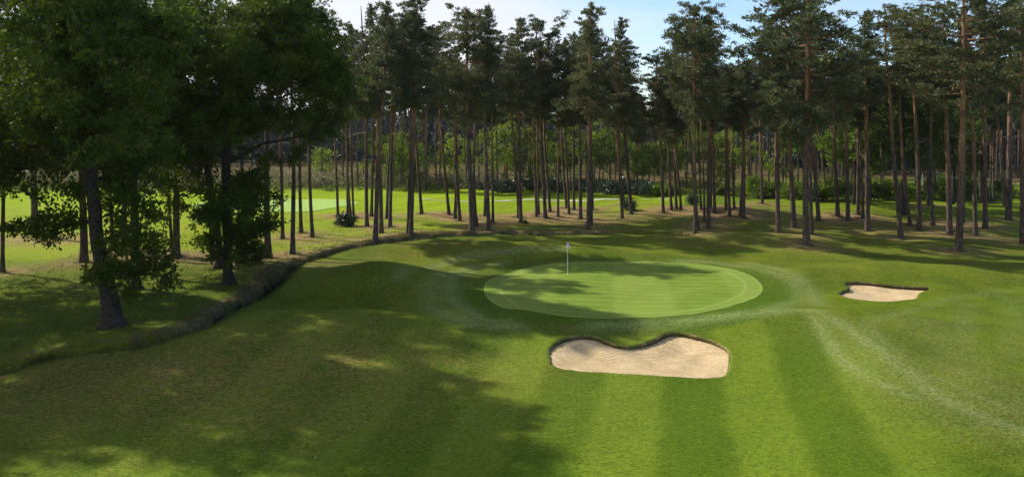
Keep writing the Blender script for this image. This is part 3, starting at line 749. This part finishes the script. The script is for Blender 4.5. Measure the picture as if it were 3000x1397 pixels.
# far-off wood that reads as one mass
def far_wood():
    rs=np.random.default_rng(9); A=Acc(); C=[];D=[];v=[]
    for k in range(1500):
        px=rs.uniform(-300,3300); Y=rs.uniform(190,262)
        if px>2150: Y=rs.uniform(160,215)
        X=(px-XC)*Y/F*1.12; h=rs.uniform(10.5,12.8)
        if px>2150: h=rs.uniform(15,20)
        if px<900: h=rs.uniform(13,17)
        z0=float(0)
        Vt,Ft=tube(np.array([[X,Y,-.5],[X+rs.normal(0,.1),Y,h*.5],[X+rs.normal(0,.2),Y,h*.95]]),[.16,.12,.04],4); A.add(Vt,Ft,np.linspace(0,.7,3).repeat(4))
        m=210; t=rs.random(m)**.8; zz=h*(.36+.64*t); r=1.9*(1.05-t)*rs.random(m)**.5+.15; az=rs.random(m)*6.28
        C.append(np.column_stack([X+r*np.cos(az),Y+r*np.sin(az),zz])); D.append(unit(rs.standard_normal((m,3))+np.array([0,0,.3]))); v.append(rs.random(m))
    for k in range(2600):          # dark thicket under the far conifers
        px=rs.uniform(-300,3300); Y=rs.uniform(196,262) if px<2150 else rs.uniform(172,225); X=(px-XC)*Y/F*1.12; m=70; hh=rs.uniform(2,7)
        r=1.7*rs.random(m)**.5; az=rs.random(m)*6.28
        C.append(np.column_stack([X+r*np.cos(az),Y+r*np.sin(az),hh*rs.random(m)])); D.append(unit(rs.standard_normal((m,3)))); v.append(rs.random(m)*.5)
    C=np.concatenate(C);D=np.concatenate(D);v=np.concatenate(v); s=.6+.4*rs.random(len(C))
    V,Fq=cards(C,D,s,s*.55,rs)
    root=tag(empty('far_wood',(0,210,0)),'dark dense conifer wood closing the view behind everything','wood',kind='stuff'); 
    a=mesh_obj('foliage',V-np.array([0,210,0]),Fq,M['spruce'],root,{'v':np.repeat(v,4)}); a['kind']='stuff'
    tv,tf,ta=A.get(); b=mesh_obj('trunks',tv-np.array([0,210,0]),tf,M['bark'],root,{'hf':ta}); b['kind']='stuff'
far_wood()

# ------------------------------------------------------------------ broadleaf trees
def limb(p0,p1,r0,r1,rs,n=6,sag=0.0):
    t=np.linspace(0,1,n)[:,None]; p=np.array(p0)*(1-t)+np.array(p1)*t; L=np.linalg.norm(np.array(p1)-np.array(p0))
    p[1:-1]+=rs.normal(0,.035*L,(n-2,3)); p[:,2]+=sag*np.sin(np.pi*t[:,0])*L
    return tube(p,np.linspace(r0,r1,n),7,rs,.04)
def oak(base, tpath, trad, crown_blobs, limbs, seed, lsize=.21, dens=85, sub=.5, mt='oak', name='oak_tree'):
    rs=np.random.default_rng(seed); base=np.array(base,float); root=empty(name,base)
    A=Acc(); tp=np.array(tpath,float); n=len(tp)
    fine=smooth_poly(np.column_stack([tp,trad]),4)
    Vt,Ft=tube(fine[:,:3],fine[:,3],12,rs,.03); mesh_obj('trunk',Vt-base,Ft,M['oakbark'],root,smooth=True)
    for a in limbs:
        Vl,Fl=limb(a[0],a[1],a[2],a[3],rs,7,a[4] if len(a)>4 else 0); mesh_obj('branch',Vl-base,Fl,M['oakbark'],root,smooth=True)
    # twigs from the trunk top to each blob
    if A.n:
        V,Fq,_=A.get(); mesh_obj('branches',V-base,Fq,M['oakbark'],root,smooth=True)
    V,Fq,v=blob_leaves(crown_blobs,dens,lsize,rs,sub=sub)
    mesh_obj('crown',V-base,Fq,M[mt],root,{'v':v})
    return root
def ell_blobs(c,r,k,br,rs,lo=-.75):
    """k blobs of radius ~br on the surface of an ellipsoid c, r"""
    out=[];c=np.array(c);r=np.array(r)
    while len(out)<k:
        d=unit(rs.standard_normal(3)[None])[0]
        if d[2]<lo: continue
        q=(.55+.45*rs.random()); b=br*(.7+.6*rs.random()); p=c+d*r*q
        out.append((p[0],p[1],p[2],b,b,b*.72))
    return out
# the leaning oak in the left foreground
rs=np.random.default_rng(21)
bA=P(328,955); YA=bA[1]
def wa(px,py,dy=0): return W(px,py,YA+dy)
tp=[np.array(bA)-[0,0,.4],np.array(bA)+[0,0,.1],wa(326,930),wa(322,880),wa(312,830),wa(296,760),wa(283,690),wa(276,600),wa(266,500),wa(258,400),wa(262,280),wa(270,120),wa(275,-40)]
tr=[.85,.72,.53,.43,.38,.34,.32,.31,.29,.27,.22,.16,.05]
bl=ell_blobs(wa(60,100),(8.2,5.5,6.6),66,1.7,rs,-.95)
bl+=ell_blobs(wa(250,190,-2),(4.2,3.5,5.0),24,1.4,rs)
for px,py,r,dy in [(385,735,1.25,-.3),(420,690,1.1,0),(345,690,.9,-.8),(440,790,1.0,.2),(380,800,1.0,-.5),(330,790,.8,-.8),(470,820,.6,0),(360,650,.8,.4),(410,600,.9,.3),(440,640,.7,0),(380,560,.9,.2),(290,800,.55,-.6),(262,800,.5,.2),
                   (465,745,.7,.2),(485,790,.5,.2),(30,665,.35,0),(60,670,.4,.1),(100,650,.5,0),(150,640,.6,.1),(195,645,.6,0),(140,675,.5,.2),(175,680,.45,0),(230,650,.5,.1),(100,680,.35,0),(60,540,.7,0),(110,560,.6,.2),(30,500,1,0),(150,520,.9,.2),(210,540,.6,0),
                   (80,470,1.2,0),(170,440,1.3,.3),(250,470,1.0,1),(330,480,1.2,.8),(400,480,1.2,.5),(345,550,1.0,.6),(450,520,.9,.4),(310,610,.7,.8),(240,560,.5,.9),(-40,480,1.4,0),(470,440,1.0,.5),(385,860,.35,-.4),(400,380,1.5,0),(430,140,1.0,0),(470,60,.9,0),(450,250,.9,0)]:
    q=wa(px,py,dy); bl.append((q[0],q[1],q[2],r,r*.9,r*.8))
lm=[(wa(266,500),wa(60,420,.4),.16,.04,.05),(wa(262,420),wa(420,350,-.6),.15,.04,.05),(wa(258,400),wa(20,200,-.8),.17,.05,.08),(wa(262,300),wa(430,130,-.5),.13,.04),(wa(278,640),wa(60,668,.1),.07,.015,.04),
    (wa(290,745),wa(440,700,.1),.08,.02),(wa(300,770),wa(430,800,0),.07,.02),(wa(268,520),wa(400,560,.4),.08,.02),(wa(262,260),wa(100,20,-1),.13,.04),(wa(268,160),wa(400,-80,0),.1,.03),(wa(256,430),wa(-140,330,1),.15,.05,.06)]
tag(oak(bA,tp,tr,bl,lm,31,lsize=.22,dens=140),'nearest dark oak with a leaning forked trunk and a low leafy clump, left foreground','oak tree','dark broadleaf trees at the left')
# second oak on the ditch bank
bB=P(670,832); YB=bB[1]
def wb(px,py,dy=0): return W(px,py,YB+dy)
tp=[np.array(bB)-[0,0,.4],np.array(bB)+[0,0,.1],wb(668,812),wb(667,780),wb(667,700),wb(664,600),wb(662,500),wb(665,440),wb(700,360),wb(730,240),wb(760,100),wb(780,-60)]
tr=[.62,.52,.36,.30,.29,.29,.30,.26,.20,.16,.12,.04]
bl=ell_blobs(wb(845,235),(3.5,3.2,4.6),50,1.2,rs)+ell_blobs(wb(800,110),(3.0,3.0,3.1),30,1.15,rs)+ell_blobs(wb(690,290,.3),(3.0,3.0,4.2),26,1.2,rs)+ell_blobs(wb(695,635),(2.4,2.2,2.6),30,.85,rs,-.9)
for px,py,r,dy in [(985,350,.7,0),(1000,300,.6,0),(960,390,.8,0),(900,400,.9,0),(1010,340,.4,0),(600,560,.9,-.3),(585,650,.8,0),(800,650,.7,.3),(810,590,.7,.2),(760,740,.5,-.4),(640,745,.6,0),(590,700,.5,0),(740,520,1.0,0),(800,470,.9,.4),(860,440,.8,.4),(970,120,.9,0),(950,60,.9,0),(905,20,.9,0),(990,200,.9,0),(1000,250,.8,0),(745,765,.3,0)]:
    q=wb(px,py,dy); bl.append((q[0],q[1],q[2],r,r*.9,r*.8))
lm=[(wb(664,480),wb(985,385,-.2),.13,.03,.05),(wb(664,450),wb(600,330,-.5),.13,.04),(wb(700,360),wb(900,250,-.6),.12,.03),(wb(664,470),wb(780,420,.7),.1,.03),(wb(720,280),wb(620,140,-.5),.1,.03),(wb(666,600),wb(780,600,-.6),.07,.02),(wb(666,640),wb(590,600,-.4),.07,.02),(wb(666,690),wb(760,735,-.3),.05,.015)]
tag(oak(bB,tp,tr,bl,lm,32,lsize=.22,dens=135),'dark oak with low foliage on the ditch bank, its crown edge against the sky','oak tree','dark broadleaf trees at the left')
# third, between and behind
bC=P(646,783); YC=bC[1]
def wc(px,py,dy=0): return W(px,py,YC+dy)
tp=[np.array(bC)-[0,0,.3],np.array(bC)+[0,0,.1],wc(645,760),wc(640,700),wc(625,600),wc(600,450),wc(580,300),wc(575,100)]
bl=ell_blobs(wc(575,220),(4.0,3.6,6.6),66,1.4,rs)+ell_blobs(wc(520,480),(2.8,2.6,2.4),22,1.1,rs)
for px,py,r,dy in [(560,540,.8,0),(500,590,.9,0),(470,640,.6,0),(540,610,.5,0),(610,530,.7,0),(430,560,.9,0)]:
    q=wc(px,py,dy); bl.append((q[0],q[1],q[2],r,r*.9,r*.8))
lm=[(wc(610,500),wc(500,400,-.4),.12,.03),(wc(600,450),wc(700,250,0),.12,.03),(wc(585,330),wc(480,150,-.5),.1,.03),(wc(620,560),wc(510,590,0),.06,.02)]
tag(oak(bC,tp,[.6,.5,.3,.24,.22,.2,.16,.08],bl,lm,33,lsize=.23,dens=90),'dark broadleaf tree half hidden behind the ditch-bank oak, between the two big oaks','oak tree','dark broadleaf trees at the left')
# fourth, added behind the leaning oak to close a gap in the ground shade
rs=np.random.default_rng(24)
bD=P(398,846); YD=bD[1]
def wd(px,py,dy=0): return W(px,py,YD+dy)
tp=[np.array(bD)-[0,0,.3],np.array(bD)+[0,0,.1],wd(398,820),wd(396,700),wd(392,560),wd(380,400),wd(360,240),wd(340,80)]
bl=ell_blobs(wd(330,150),(6.0,4.6,6.4),70,1.5,rs)+ell_blobs(wd(420,400),(2.9,2.6,2.8),26,1.2,rs,-.9)+ell_blobs(wd(150,350),(3.0,2.6,2.6),20,1.2,rs,-.9)
lm=[(wd(392,560),wd(250,420,-.4),.12,.03),(wd(385,450),wd(480,360,0),.12,.03),(wd(370,330),wd(180,220,-.5),.13,.03),(wd(365,300),wd(470,180,0),.1,.02)]
tag(oak(bD,tp,[.6,.5,.3,.26,.24,.22,.17,.06],bl,lm,34,lsize=.23,dens=90),'added dark broadleaf tree directly behind the leaning oak, its trunk hidden by the low clump','oak tree','dark broadleaf trees at the left')
# the leafy oak inside the right wood
def plain_oak(px,py,h,rad,seed,mt,label,cat,grp,w=.3,name='oak_tree',lsize=.3,dens=60,lo=-.75,cbf=.62,group=None,sub=.55,nb=34,loc=None):
    rs=np.random.default_rng(seed); b=np.array(P(px,py) if loc is None else loc,float); t=np.array([0,0,1.0])
    tp=[b-t*.3,b+t*.1,b+t*h*.15+[.1,0,0],b+t*h*.4+[.15,0,0],b+t*h*.7,b+t*h*.92]
    c=b+t*h*cbf
    bl=ell_blobs(c,(rad,rad,h*(1-cbf)*.95),nb,rad*.33,rs,lo)
    lm=[(b+[.12,0,0]+t*h*(.3+.4*rs.random()),np.array(q[:3]),w*.4,w*.1,.03) for q in bl[:(8 if w>.12 else 4)]]
    return tag(oak(b,tp,[w*1.7,w*1.4,w,w*.8,w*.5,.03],bl,lm,seed+1,lsize=lsize,dens=dens,mt=mt,name=name,sub=sub),label,cat,grp)
plain_oak(2645,630,15,5.2,61,'shrub' if False else 'oak','leafy dark green oak standing among the pines of the right wood','oak tree','broadleaf trees in the right wood',lsize=.27,dens=70)
plain_oak(2500,598,11,3.6,63,'birch','pale green birch with a white stem behind the pines right of the mound','birch tree','broadleaf trees in the right wood',w=.14,name='birch_tree')
plain_oak(2790,600,11,4,65,'oak','dark green leafy tree behind the large pine at the right','broadleaf tree','broadleaf trees in the right wood',w=.2,name='broadleaf_tree')
plain_oak(2580,580,12,4,67,'birch','bright leafy birch left of the dark oak in the right wood','birch tree','broadleaf trees in the right wood',w=.16,name='birch_tree')
# oaks standing left of the view that shade the foreground
for k,(x,y,hh,rr) in enumerate([(-33,39,17,6.5),(-37,52,18,6.5),(-31,23,14,5.0)]):
    z=float(height(np.array([x]),np.array([y]))[0])
    plain_oak(0,0,hh,rr,70+k,'oak',['large oak out of view left of the leaning oak','large oak out of view beyond the left edge, level with the ditch bend','oak out of view beside the near fairway on the left'][k],'oak tree','oaks left of the view',w=.35,loc=(x,y,z),lsize=.34,dens=50,nb=40)
# young leafy trees in the wood behind
rs=np.random.default_rng(88); k=0
YT=[(1095,540,8,2.2),(1180,545,7.5,2.4),(1215,548,6,2.2),(1160,538,7,2),(1330,545,8,2.4),(1420,540,8,2.3),(1480,545,9,2.6),(1560,545,8,2.8),(1640,540,10,3),(1700,540,9,2.8),(1765,540,9,2.6),(1800,548,8,2.5),(1880,545,8,2.4),(1960,545,8,2.4),(2010,548,9,2.6),(2110,550,8,2.5),(2150,548,9,2.6),(2300,560,8,2.4),(940,520,5,1.8),(470,520,7,3),(300,520,7,3),(1600,548,6,2.4),(1900,545,6,2.4)]
for (px,py,h,r) in YT:
    k+=1
    plain_oak(px,py+rs.uniform(-4,4),h*1.15,r*1.25,900+k*3,'birch' if k%4 else 'shrub',f'young green tree, {["first","second","third","fourth","fifth","sixth","seventh","eighth","ninth","tenth","eleventh","twelfth","thirteenth","fourteenth","fifteenth","sixteenth","seventeenth","eighteenth","nineteenth","twentieth","twenty-first","twenty-second","twenty-third"][sorted(q[0] for q in YT).index(px)]} from the left at the back of the clearing','young tree','young leafy trees at the back of the clearing',w=.09,name='young_tree',lsize=.34,dens=30,nb=30,sub=.6,cbf=.55,lo=-.95)

# ------------------------------------------------------------------ shrubs
def bush(loc,r,hh,seed,mt,label,cat,grp,lsize=.16,dens=60,sub=.3,name='shrub',nb=None):
    rs=np.random.default_rng(seed); b=np.array(loc,float); root=empty(name,b)
    bl=[]
    for i in range(nb or int(12+r*8)):
        a=rs.random()*6.28; q=rs.random()**.6; z=hh*(.2+.62*rs.random()*(1-.45*q))
        br=min(.42*hh,.34*r+.12)*(.7+.5*rs.random()); bl.append((q*r*.8*math.cos(a),q*r*.7*math.sin(a),z,br,br,br*.8))
    V,Fq,v=blob_leaves(bl,dens,lsize,rs,sub=sub); V[:,2]=np.maximum(V[:,2],-.05)
    mesh_obj('foliage',V,Fq,M[mt],root,{'v':v})
    A=Acc()
    for i in range(6):
        q=bl[i]; Vl,Fl=limb((q[0]*.15,q[1]*.15,-.1),q[:3],.03,.012,rs,5); A.add(Vl,Fl)
    V,Fq,_=A.get(); mesh_obj('stems',V,Fq,M['oakbark'],root)
    return tag(root,label,cat,grp)
bush(P(1012,664),1.05,1.45,301,'rhodo','round dark evergreen shrub alone on the grass beyond the ditch','shrub','dark shrubs among the pines',dens=90)
bush(P(1842,615),.75,1.35,302,'rhodo','dark shrub growing at the foot of two leaning pines below the sky gap','shrub','dark shrubs among the pines')
bush(P(2026,600),.95,1.3,303,'rhodo','dark shrub just left of the tight pine clump','shrub','dark shrubs among the pines')
bush(P(1540,656),.35,.4,304,'tuft' if False else 'shrub','small green tuft at the foot of a pine left of the flag','shrub','dark shrubs among the pines',lsize=.1,dens=30,sub=.15)
RH=[(1485,560,2.6,2.0),(1555,556,2.0,1.7),(1640,560,2.6,2.0),(1710,557,2.2,1.8),(1745,562,2.4,1.9),(1800,566,2.6,1.9),(1878,568,2.8,2.0),(1430,556,1.6,1.5)]
RHN=['left end','second','third','fourth','fifth','sixth','right end','small one far left']
for i,(px,py,r,hh) in enumerate(RH):
    bush(P(px,py),r,hh,310+i,'rhodo',f'dark rhododendron mound, {["second","third","fourth","fifth","sixth","seventh","eighth","first"][i]} from the left of the row behind the flag','shrub','rhododendron mounds at the wood edge',lsize=.24,dens=45,sub=.45)
LB=[(1930,574),(1965,570),(2105,572),(2215,580),(2245,583),(2275,582),(2315,585),(2345,584),(2372,586),(2410,588),(2440,586),(2475,588),(2508,586),(2560,588),(2600,586),(2640,588),(2700,586),(2745,588),(2775,584),(2805,588),(2840,582),(2885,584),(2925,580),(2765,560),(2830,556),(1915,568)]
LBx=sorted(q[0] for q in LB)
for i,(px,py) in enumerate(LB):
    rs=np.random.default_rng(400+i); r=1.3+.8*rs.random(); hh=2.3+1.3*rs.random() if px>2200 else 1.5+.4*rs.random()
    ii=LBx.index(px); o=["first","second","third","fourth","fifth","sixth","seventh","eighth","ninth","tenth","eleventh","twelfth","thirteenth"]
    side=f'{o[ii]} from the left' if ii<13 else f'{o[len(LB)-1-ii]} from the right'
    bush(P(px,py),r,hh,420+i,'shrub' if i%3 else 'birch',f'light green bush, {side}, in the row under the right-hand wood','bush','light green bushes under the wood',lsize=.24,dens=45,sub=.4,name='leafy_bush')

# dry scrub and bracken far left beyond the fairway, a cover nobody could count
def scrub():
    rs=np.random.default_rng(55); bl=[]
    for k in range(620):
        px=rs.uniform(-50,1480); py=rs.uniform(523,549)+ (0 if px<1100 else 6); Y=F*H/(py-YH); X=(px-XC)*Y/F
        r=.5+.7*rs.random(); bl.append((X,Y,r*.75,r*1.3,r,r*(.8+.5*rs.random())))
    V,Fq,v=blob_leaves(bl,26,.34,rs,sub=.45)
    o=mesh_obj('scrub',V,Fq,M['heath'],attrs={'v':v}); tag(o,'pale dry scrub and bracken below the far wood left','scrub',kind='stuff')
    bl=[]
    for k in range(520):
        px=rs.uniform(-50,3050); py=rs.uniform(528,562) if px<2150 else rs.uniform(560,590); Y=F*H/(py-YH); X=(px-XC)*Y/F
        r=.35+.5*rs.random(); bl.append((X,Y,r*.5,r*1.5,r,r*.7))
    V,Fq,v=blob_leaves(bl,26,.26,rs,sub=.35)
    o=mesh_obj('undergrowth',V,Fq,M['shrub'],attrs={'v':v}); tag(o,'low green undergrowth along the foot of the wood','undergrowth',kind='stuff')
scrub()

# ------------------------------------------------------------------ grass tufts
def tufts(name,X,Y,hmin,hmax,mt,label,seed,blades=5,spread=.09,wd=.014):
    rs=np.random.default_rng(seed); n=len(X); Z=height(X,Y)
    idx=np.repeat(np.arange(n),blades); m=len(idx)
    bx=X[idx]+rs.normal(0,spread,m);by=Y[idx]+rs.normal(0,spread,m); bz=Z[idx]-.03
    hh=(hmin+(hmax-hmin)*rs.random(n))[idx]*(.6+.6*rs.random(m)); az=rs.random(m)*6.28; le=hh*(.2+.5*rs.random(m))
    w=wd*(.7+.8*rs.random(m))
    a=np.column_stack([bx-w*np.sin(az),by+w*np.cos(az),bz]); b=np.column_stack([bx+w*np.sin(az),by-w*np.cos(az),bz])
    c=np.column_stack([bx+le*np.cos(az),by+le*np.sin(az),bz+hh])
    V=np.stack([a,b,c],1).reshape(-1,3); Fq=np.arange(3*m).reshape(-1,3)
    o=mesh_obj(name,V,Fq,M[mt],attrs={'v':np.repeat(rs.random(m),3)}); tag(o,label,'grass',kind='stuff'); return o
rs=np.random.default_rng(66)
# along the ditch bank
n=26000; i=rs.integers(0,len(DS)-1,n); t=rs.random(n)[:,None]; p=DS[i]*(1-t)+DS[i+1]*t
tan=unit(DS[i+1][:,:2]-DS[i][:,:2]); nn=np.column_stack([-tan[:,1],tan[:,0]])
D=p[:,2]; s=.62+.85*D+rs.random(n)*(.45+.75*D)
q=p[:,:2]+nn*s[:,None]; keep=(rs.random(n)<-.75+D*1.7)
tufts('bank_grass',q[keep,0],q[keep,1],.04,.12,'tuftdry','rank straw-coloured grass on the far bank of the ditch',1,blades=5,wd=.018)
s=-.25+.27*rs.random(9000); j=i[:9000]; q=p[:9000,:2]+nn[:9000]*s[:,None]
tufts('lip_grass',q[:,0],q[:,1],.03,.09,'tuft','short green grass along the near lip of the ditch',2,blades=4,wd=.012)
# rough beyond the ditch at the left and round tree feet
X=rs.uniform(-34,-2,60000);Y=rs.uniform(34,80,60000); sd,_,_=ditch_s(X,Y); px=XC+X*F/Y
cl=rs.normal(.3,.6,len(X))
k=(sd>2.6)&(px>-80)&(cl>.1)&(rs.random(len(X))<np.clip(1.35-Y/62,.12,1))
tx=[];ty=[]
for (x,y,z) in list(PB)+[bA,bB,bC]:
    r=.35+.35*rs.random(60); a=rs.random(60)*6.28; tx.append(x+r*np.cos(a));ty.append(y+r*np.sin(a))
X=np.concatenate([X[k]]+tx);Y=np.concatenate([Y[k]]+ty)
tufts('rough_grass',X,Y,.05,.17,'tuft','longer rough grass under the trees beyond the ditch',3,blades=5,wd=.015,spread=.12)
# single clumps of grass standing a little proud over the near turf
pxr=rs.uniform(-30,3030,150000); pyr=YH+F*H/rs.uniform(24.5,58,150000)
Yn=F*H/(pyr-YH); Xn=(pxr-XC)*Yn/F; sd,_,_=ditch_s(Xn,Yn)
kk=((sd<-.3)|(sd>2.2)|(np.abs(Xn)>40))&~inside(Xn,Yn,B1)&~inside(Xn,Yn,B2)&~inside(Xn,Yn,relax(GR,120,5))
d_,_,_=poly_dist(Xn,Yn,relax(GR,120,5),closed=True); kk&=(d_>2.2)
fm=(Xn>-3)&(Xn<15)&(Yn<46); kk&=(~fm)|(rs.random(len(Xn))<.35)
tufts('turf_grass',Xn[kk],Yn[kk],.022,.058,'tuft','short uneven turf of the near fairway and rough',9,blades=3,wd=.011,spread=.05)
# fringe round the bunkers
for bi,B in enumerate((B1,B2)):
    T=unit(np.roll(B,-1,0)-np.roll(B,1,0)); Nn=np.column_stack([T[:,1],-T[:,0]]); ar=np.sum(B[:,0]*np.roll(B[:,1],-1)-B[:,1]*np.roll(B[:,0],-1)); Nn*=1 if ar>0 else -1
    m=5200 if bi==0 else 2200; i=rs.integers(0,len(B),m); t=rs.random(m)[:,None]; p=B[i]*(1-t)+np.roll(B,-1,0)[i]*t+Nn[i]*(rs.random(m)**2*.30)[:,None]
    tufts('bunker_fringe',p[:,0],p[:,1],.03,.075,'tuft',['short grass fringe round the lip of the large front bunker','short grass fringe round the lip of the small right bunker'][bi],4+bi,blades=4,spread=.03,wd=.010)
# fallen sticks and pale specks of leaf on the near turf
A=Acc()
for k in range(130):
    px=rs.uniform(30,1500);py=rs.uniform(900,1390)
    Y=F*H/(py-YH);X=(px-XC)*Y/F; z=float(height(np.array([X]),np.array([Y]))[0])+.02; a=rs.random()*6.28; L=.015+.022*rs.random()
    c=np.array([X,Y,z]); d=np.array([math.cos(a),math.sin(a),.2])*L; e=np.array([-math.sin(a),math.cos(a),.3])*L*.7
    A.add(np.array([c-d,c-e*.9,c+d,c+e]),np.array([[0,1,2,3]]))
V,Fq,_=A.get(); tag(mesh_obj('fallen_leaves',V,Fq,simple('bleached_leaf',(.42,.38,.26),.8,(.5,.48,.38))),'bleached fallen leaves scattered on the near turf','leaves',kind='stuff')
for k,(px,py,L,an,lb) in enumerate([(81,822,.55,-.5,'pale fallen stick on the grass left of the leaning oak'),(210,890,.3,-.9,'short bleached stick on the grass just left of the leaning oak foot'),(578,763,.5,.1,'pale stick lying on the needle litter between the two oaks')]):
    b=P(px,py,.03); V,Fq=tube([(-L/2,0,0),(-L*.1,.03,.02),(L*.2,.0,.03),(L/2,.05,.01)],[.012,.022,.02,.008],6)
    o=mesh_obj('fallen_stick',V,Fq,M['deadwood']); o.location=b; o.rotation_euler=(0,0,an); tag(o,lb,'stick','fallen sticks on the grass')

# ------------------------------------------------------------------ flagstick, marker post
b=P(1663,803); root=empty('flagstick',b); tag(root,'thin white flagstick with a drooping white and purple flag on the green','golf flag')
V,Fq=tube([(0,0,-.1),(0,0,.7),(0,0,1.4),(0,0,2.12),(0,0,2.16)],[.013,.012,.011,.010,.004],8); mesh_obj('pole',V,Fq,M['white'],root,smooth=True)
def cloth(pts_top,rows,mt,nm,ph):
    n=9; V=[];hgt=.40
    for r in range(rows):
        t=r/(rows-1)
        for j in range(n):
            u=j/(n-1); spread=.045+.13*t
            x=(u-.35)*spread*2*(1.0) ; y=.035*math.sin(u*9+ph+t)*(.4+t); z=2.12-hgt*t*(.86+.2*abs(u-.4))-.02*math.sin(u*7)*t
            V.append((x,y,z))
    Fq=[[r*n+j,r*n+j+1,(r+1)*n+j+1,(r+1)*n+j] for r in range(rows-1) for j in range(n-1)]
    return np.array(V),np.array(Fq)
V,Fq=cloth(None,9,'cloth','flag',0)
fl=mesh_obj('flag',V,Fq,M['cloth'],root,smooth=True); md=fl.modifiers.new('t','SOLIDIFY'); md.thickness=.006
n=9; sub=[f for f in Fq if f[0]%n in (3,4) and f[0]//n<6]
V2=V.copy(); V2[:,1]-=.012
sa_=np.array(sub); ui,inv=np.unique(sa_.ravel(),return_inverse=True); V2=V2[ui]; sub=inv.reshape(sa_.shape)
o=mesh_obj('emblem',V2,np.array(sub),M['purple'],fl,smooth=True); md=o.modifiers.new('t','SOLIDIFY'); md.thickness=.004
ang=np.linspace(0,2*np.pi,20,endpoint=False)
V=np.array([[.054*math.cos(a),.054*math.sin(a),.018] for a in ang]+[[.045*math.cos(a),.045*math.sin(a),.018] for a in ang]+[[.045*math.cos(a),.045*math.sin(a),-.1] for a in ang])
Fq=np.array([[k*20+i,k*20+(i+1)%20,(k+1)*20+(i+1)%20,(k+1)*20+i] for k in range(2) for i in range(20)]); mesh_obj('hole_cup',V,Fq,M['white'],root)
b=P(2702,578); Vp=[];root=empty('marker_post',b); tag(root,'thin white marker post deep among the pines at the right','post')
V,Fq=tube([(0,0,-.2),(0,0,1.6),(0,0,3.1),(0,0,3.18)],[.05,.05,.045,.01],8); mesh_obj('post',V,Fq,M['white'],root,smooth=True)

# ------------------------------------------------------------------ air
import bmesh
def haze(d):
    m,nt=mat('air'); g=N(nt); v=g.n('ShaderNodeVolumePrincipled'); v.inputs['Density'].default_value=d; v.inputs['Color'].default_value=(.80,.88,1,1); v.inputs['Anisotropy'].default_value=.2
    o=g.n('ShaderNodeOutputMaterial'); g.l(v.outputs[0],o.inputs['Volume'])
    x,y0,y1,z0,z1=330,-60,330,-4,31
    V=[(sx*x,yy,zz) for zz in (z0,z1) for sx,yy in ((-1,y0),(1,y0),(1,y1),(-1,y1))]
    ob=mesh_obj('haze',V,np.array([[3,2,1,0],[4,5,6,7],[0,1,5,4],[1,2,6,5],[2,3,7,6],[3,0,4,7]]),m); tag(ob,'thin bluish air over the whole course','haze',kind='stuff')
haze(.00007)
# ------------------------------------------------------------------ light, sky, camera
EL, K = 39.5, .60
dirx,diry=-1/math.hypot(1,K),K/math.hypot(1,K)            # towards the sun, on the ground
el=R(EL)
from mathutils import Vector
sunv=Vector((dirx*math.cos(el),diry*math.cos(el),math.sin(el)))
sl=bpy.data.lights.new('sun','SUN'); sl.energy=4.7; sl.angle=R(.9); sl.color=(1,.93,.80)
so=bpy.data.objects.new('sun',sl); COL.objects.link(so); so.rotation_euler=sunv.to_track_quat('Z','Y').to_euler()
w=bpy.data.worlds.new('World'); SC.world=w; w.use_nodes=True; nt=w.node_tree; nt.nodes.clear(); g=N(nt)
sk=g.n('ShaderNodeTexSky'); sk.sky_type='NISHITA'; sk.sun_disc=False; sk.sun_elevation=el; sk.sun_rotation=math.atan2(dirx,diry); sk.air_density=1.0; sk.dust_density=.3; sk.ozone_density=1.5
tc=g.n('ShaderNodeTexCoord').outputs['Generated']
sp=g.n('ShaderNodeSeparateXYZ'); g.l(tc,sp.inputs[0])
mp=g.n('ShaderNodeMapping'); mp.inputs['Scale'].default_value=(1.0,1.0,5.5); g.l(tc,mp.inputs[0])
n1=g.noise(mp.outputs[0],1.6,6,.6,.4)
lf=g.ramp(sp.outputs[0],.38,-.30)          # thin cloud thickens towards the left
cl=g.m('MULTIPLY',g.ramp(g.m('ADD',n1,g.m('MULTIPLY',lf,.45)),.52,.95),.85)
c=g.mix(cl,g.mix(1.0,sk.outputs[0],(.78,.93,1.16),'MULTIPLY'),(5.9,5.75,5.9))
bg=g.n('ShaderNodeBackground'); bg.inputs['Strength'].default_value=.11; g.l(c,bg.inputs[0])
wo=g.n('ShaderNodeOutputWorld'); g.l(bg.outputs[0],wo.inputs[0])
cam=bpy.data.cameras.new('camera'); co=bpy.data.objects.new('camera',cam); COL.objects.link(co); SC.camera=co
co.location=(0,0,H); co.rotation_euler=(R(90),0,0); cam.sensor_width=36; cam.lens=36*F/3000; cam.shift_y=-(698.5-YH)/3000; cam.clip_end=3000; cam.clip_start=.5
SC.view_settings.view_transform='Standard'; SC.view_settings.look='None'; SC.view_settings.gamma=1; SC.view_settings.exposure=.6
try:
    SC.cycles.max_bounces=5; SC.cycles.diffuse_bounces=2; SC.cycles.transmission_bounces=3; SC.cycles.glossy_bounces=2; SC.cycles.use_denoising=True
except Exception as e: print(e)
print('objects',len(bpy.data.objects),'leaf faces', sum(len(m.polygons) for m in bpy.data.meshes))
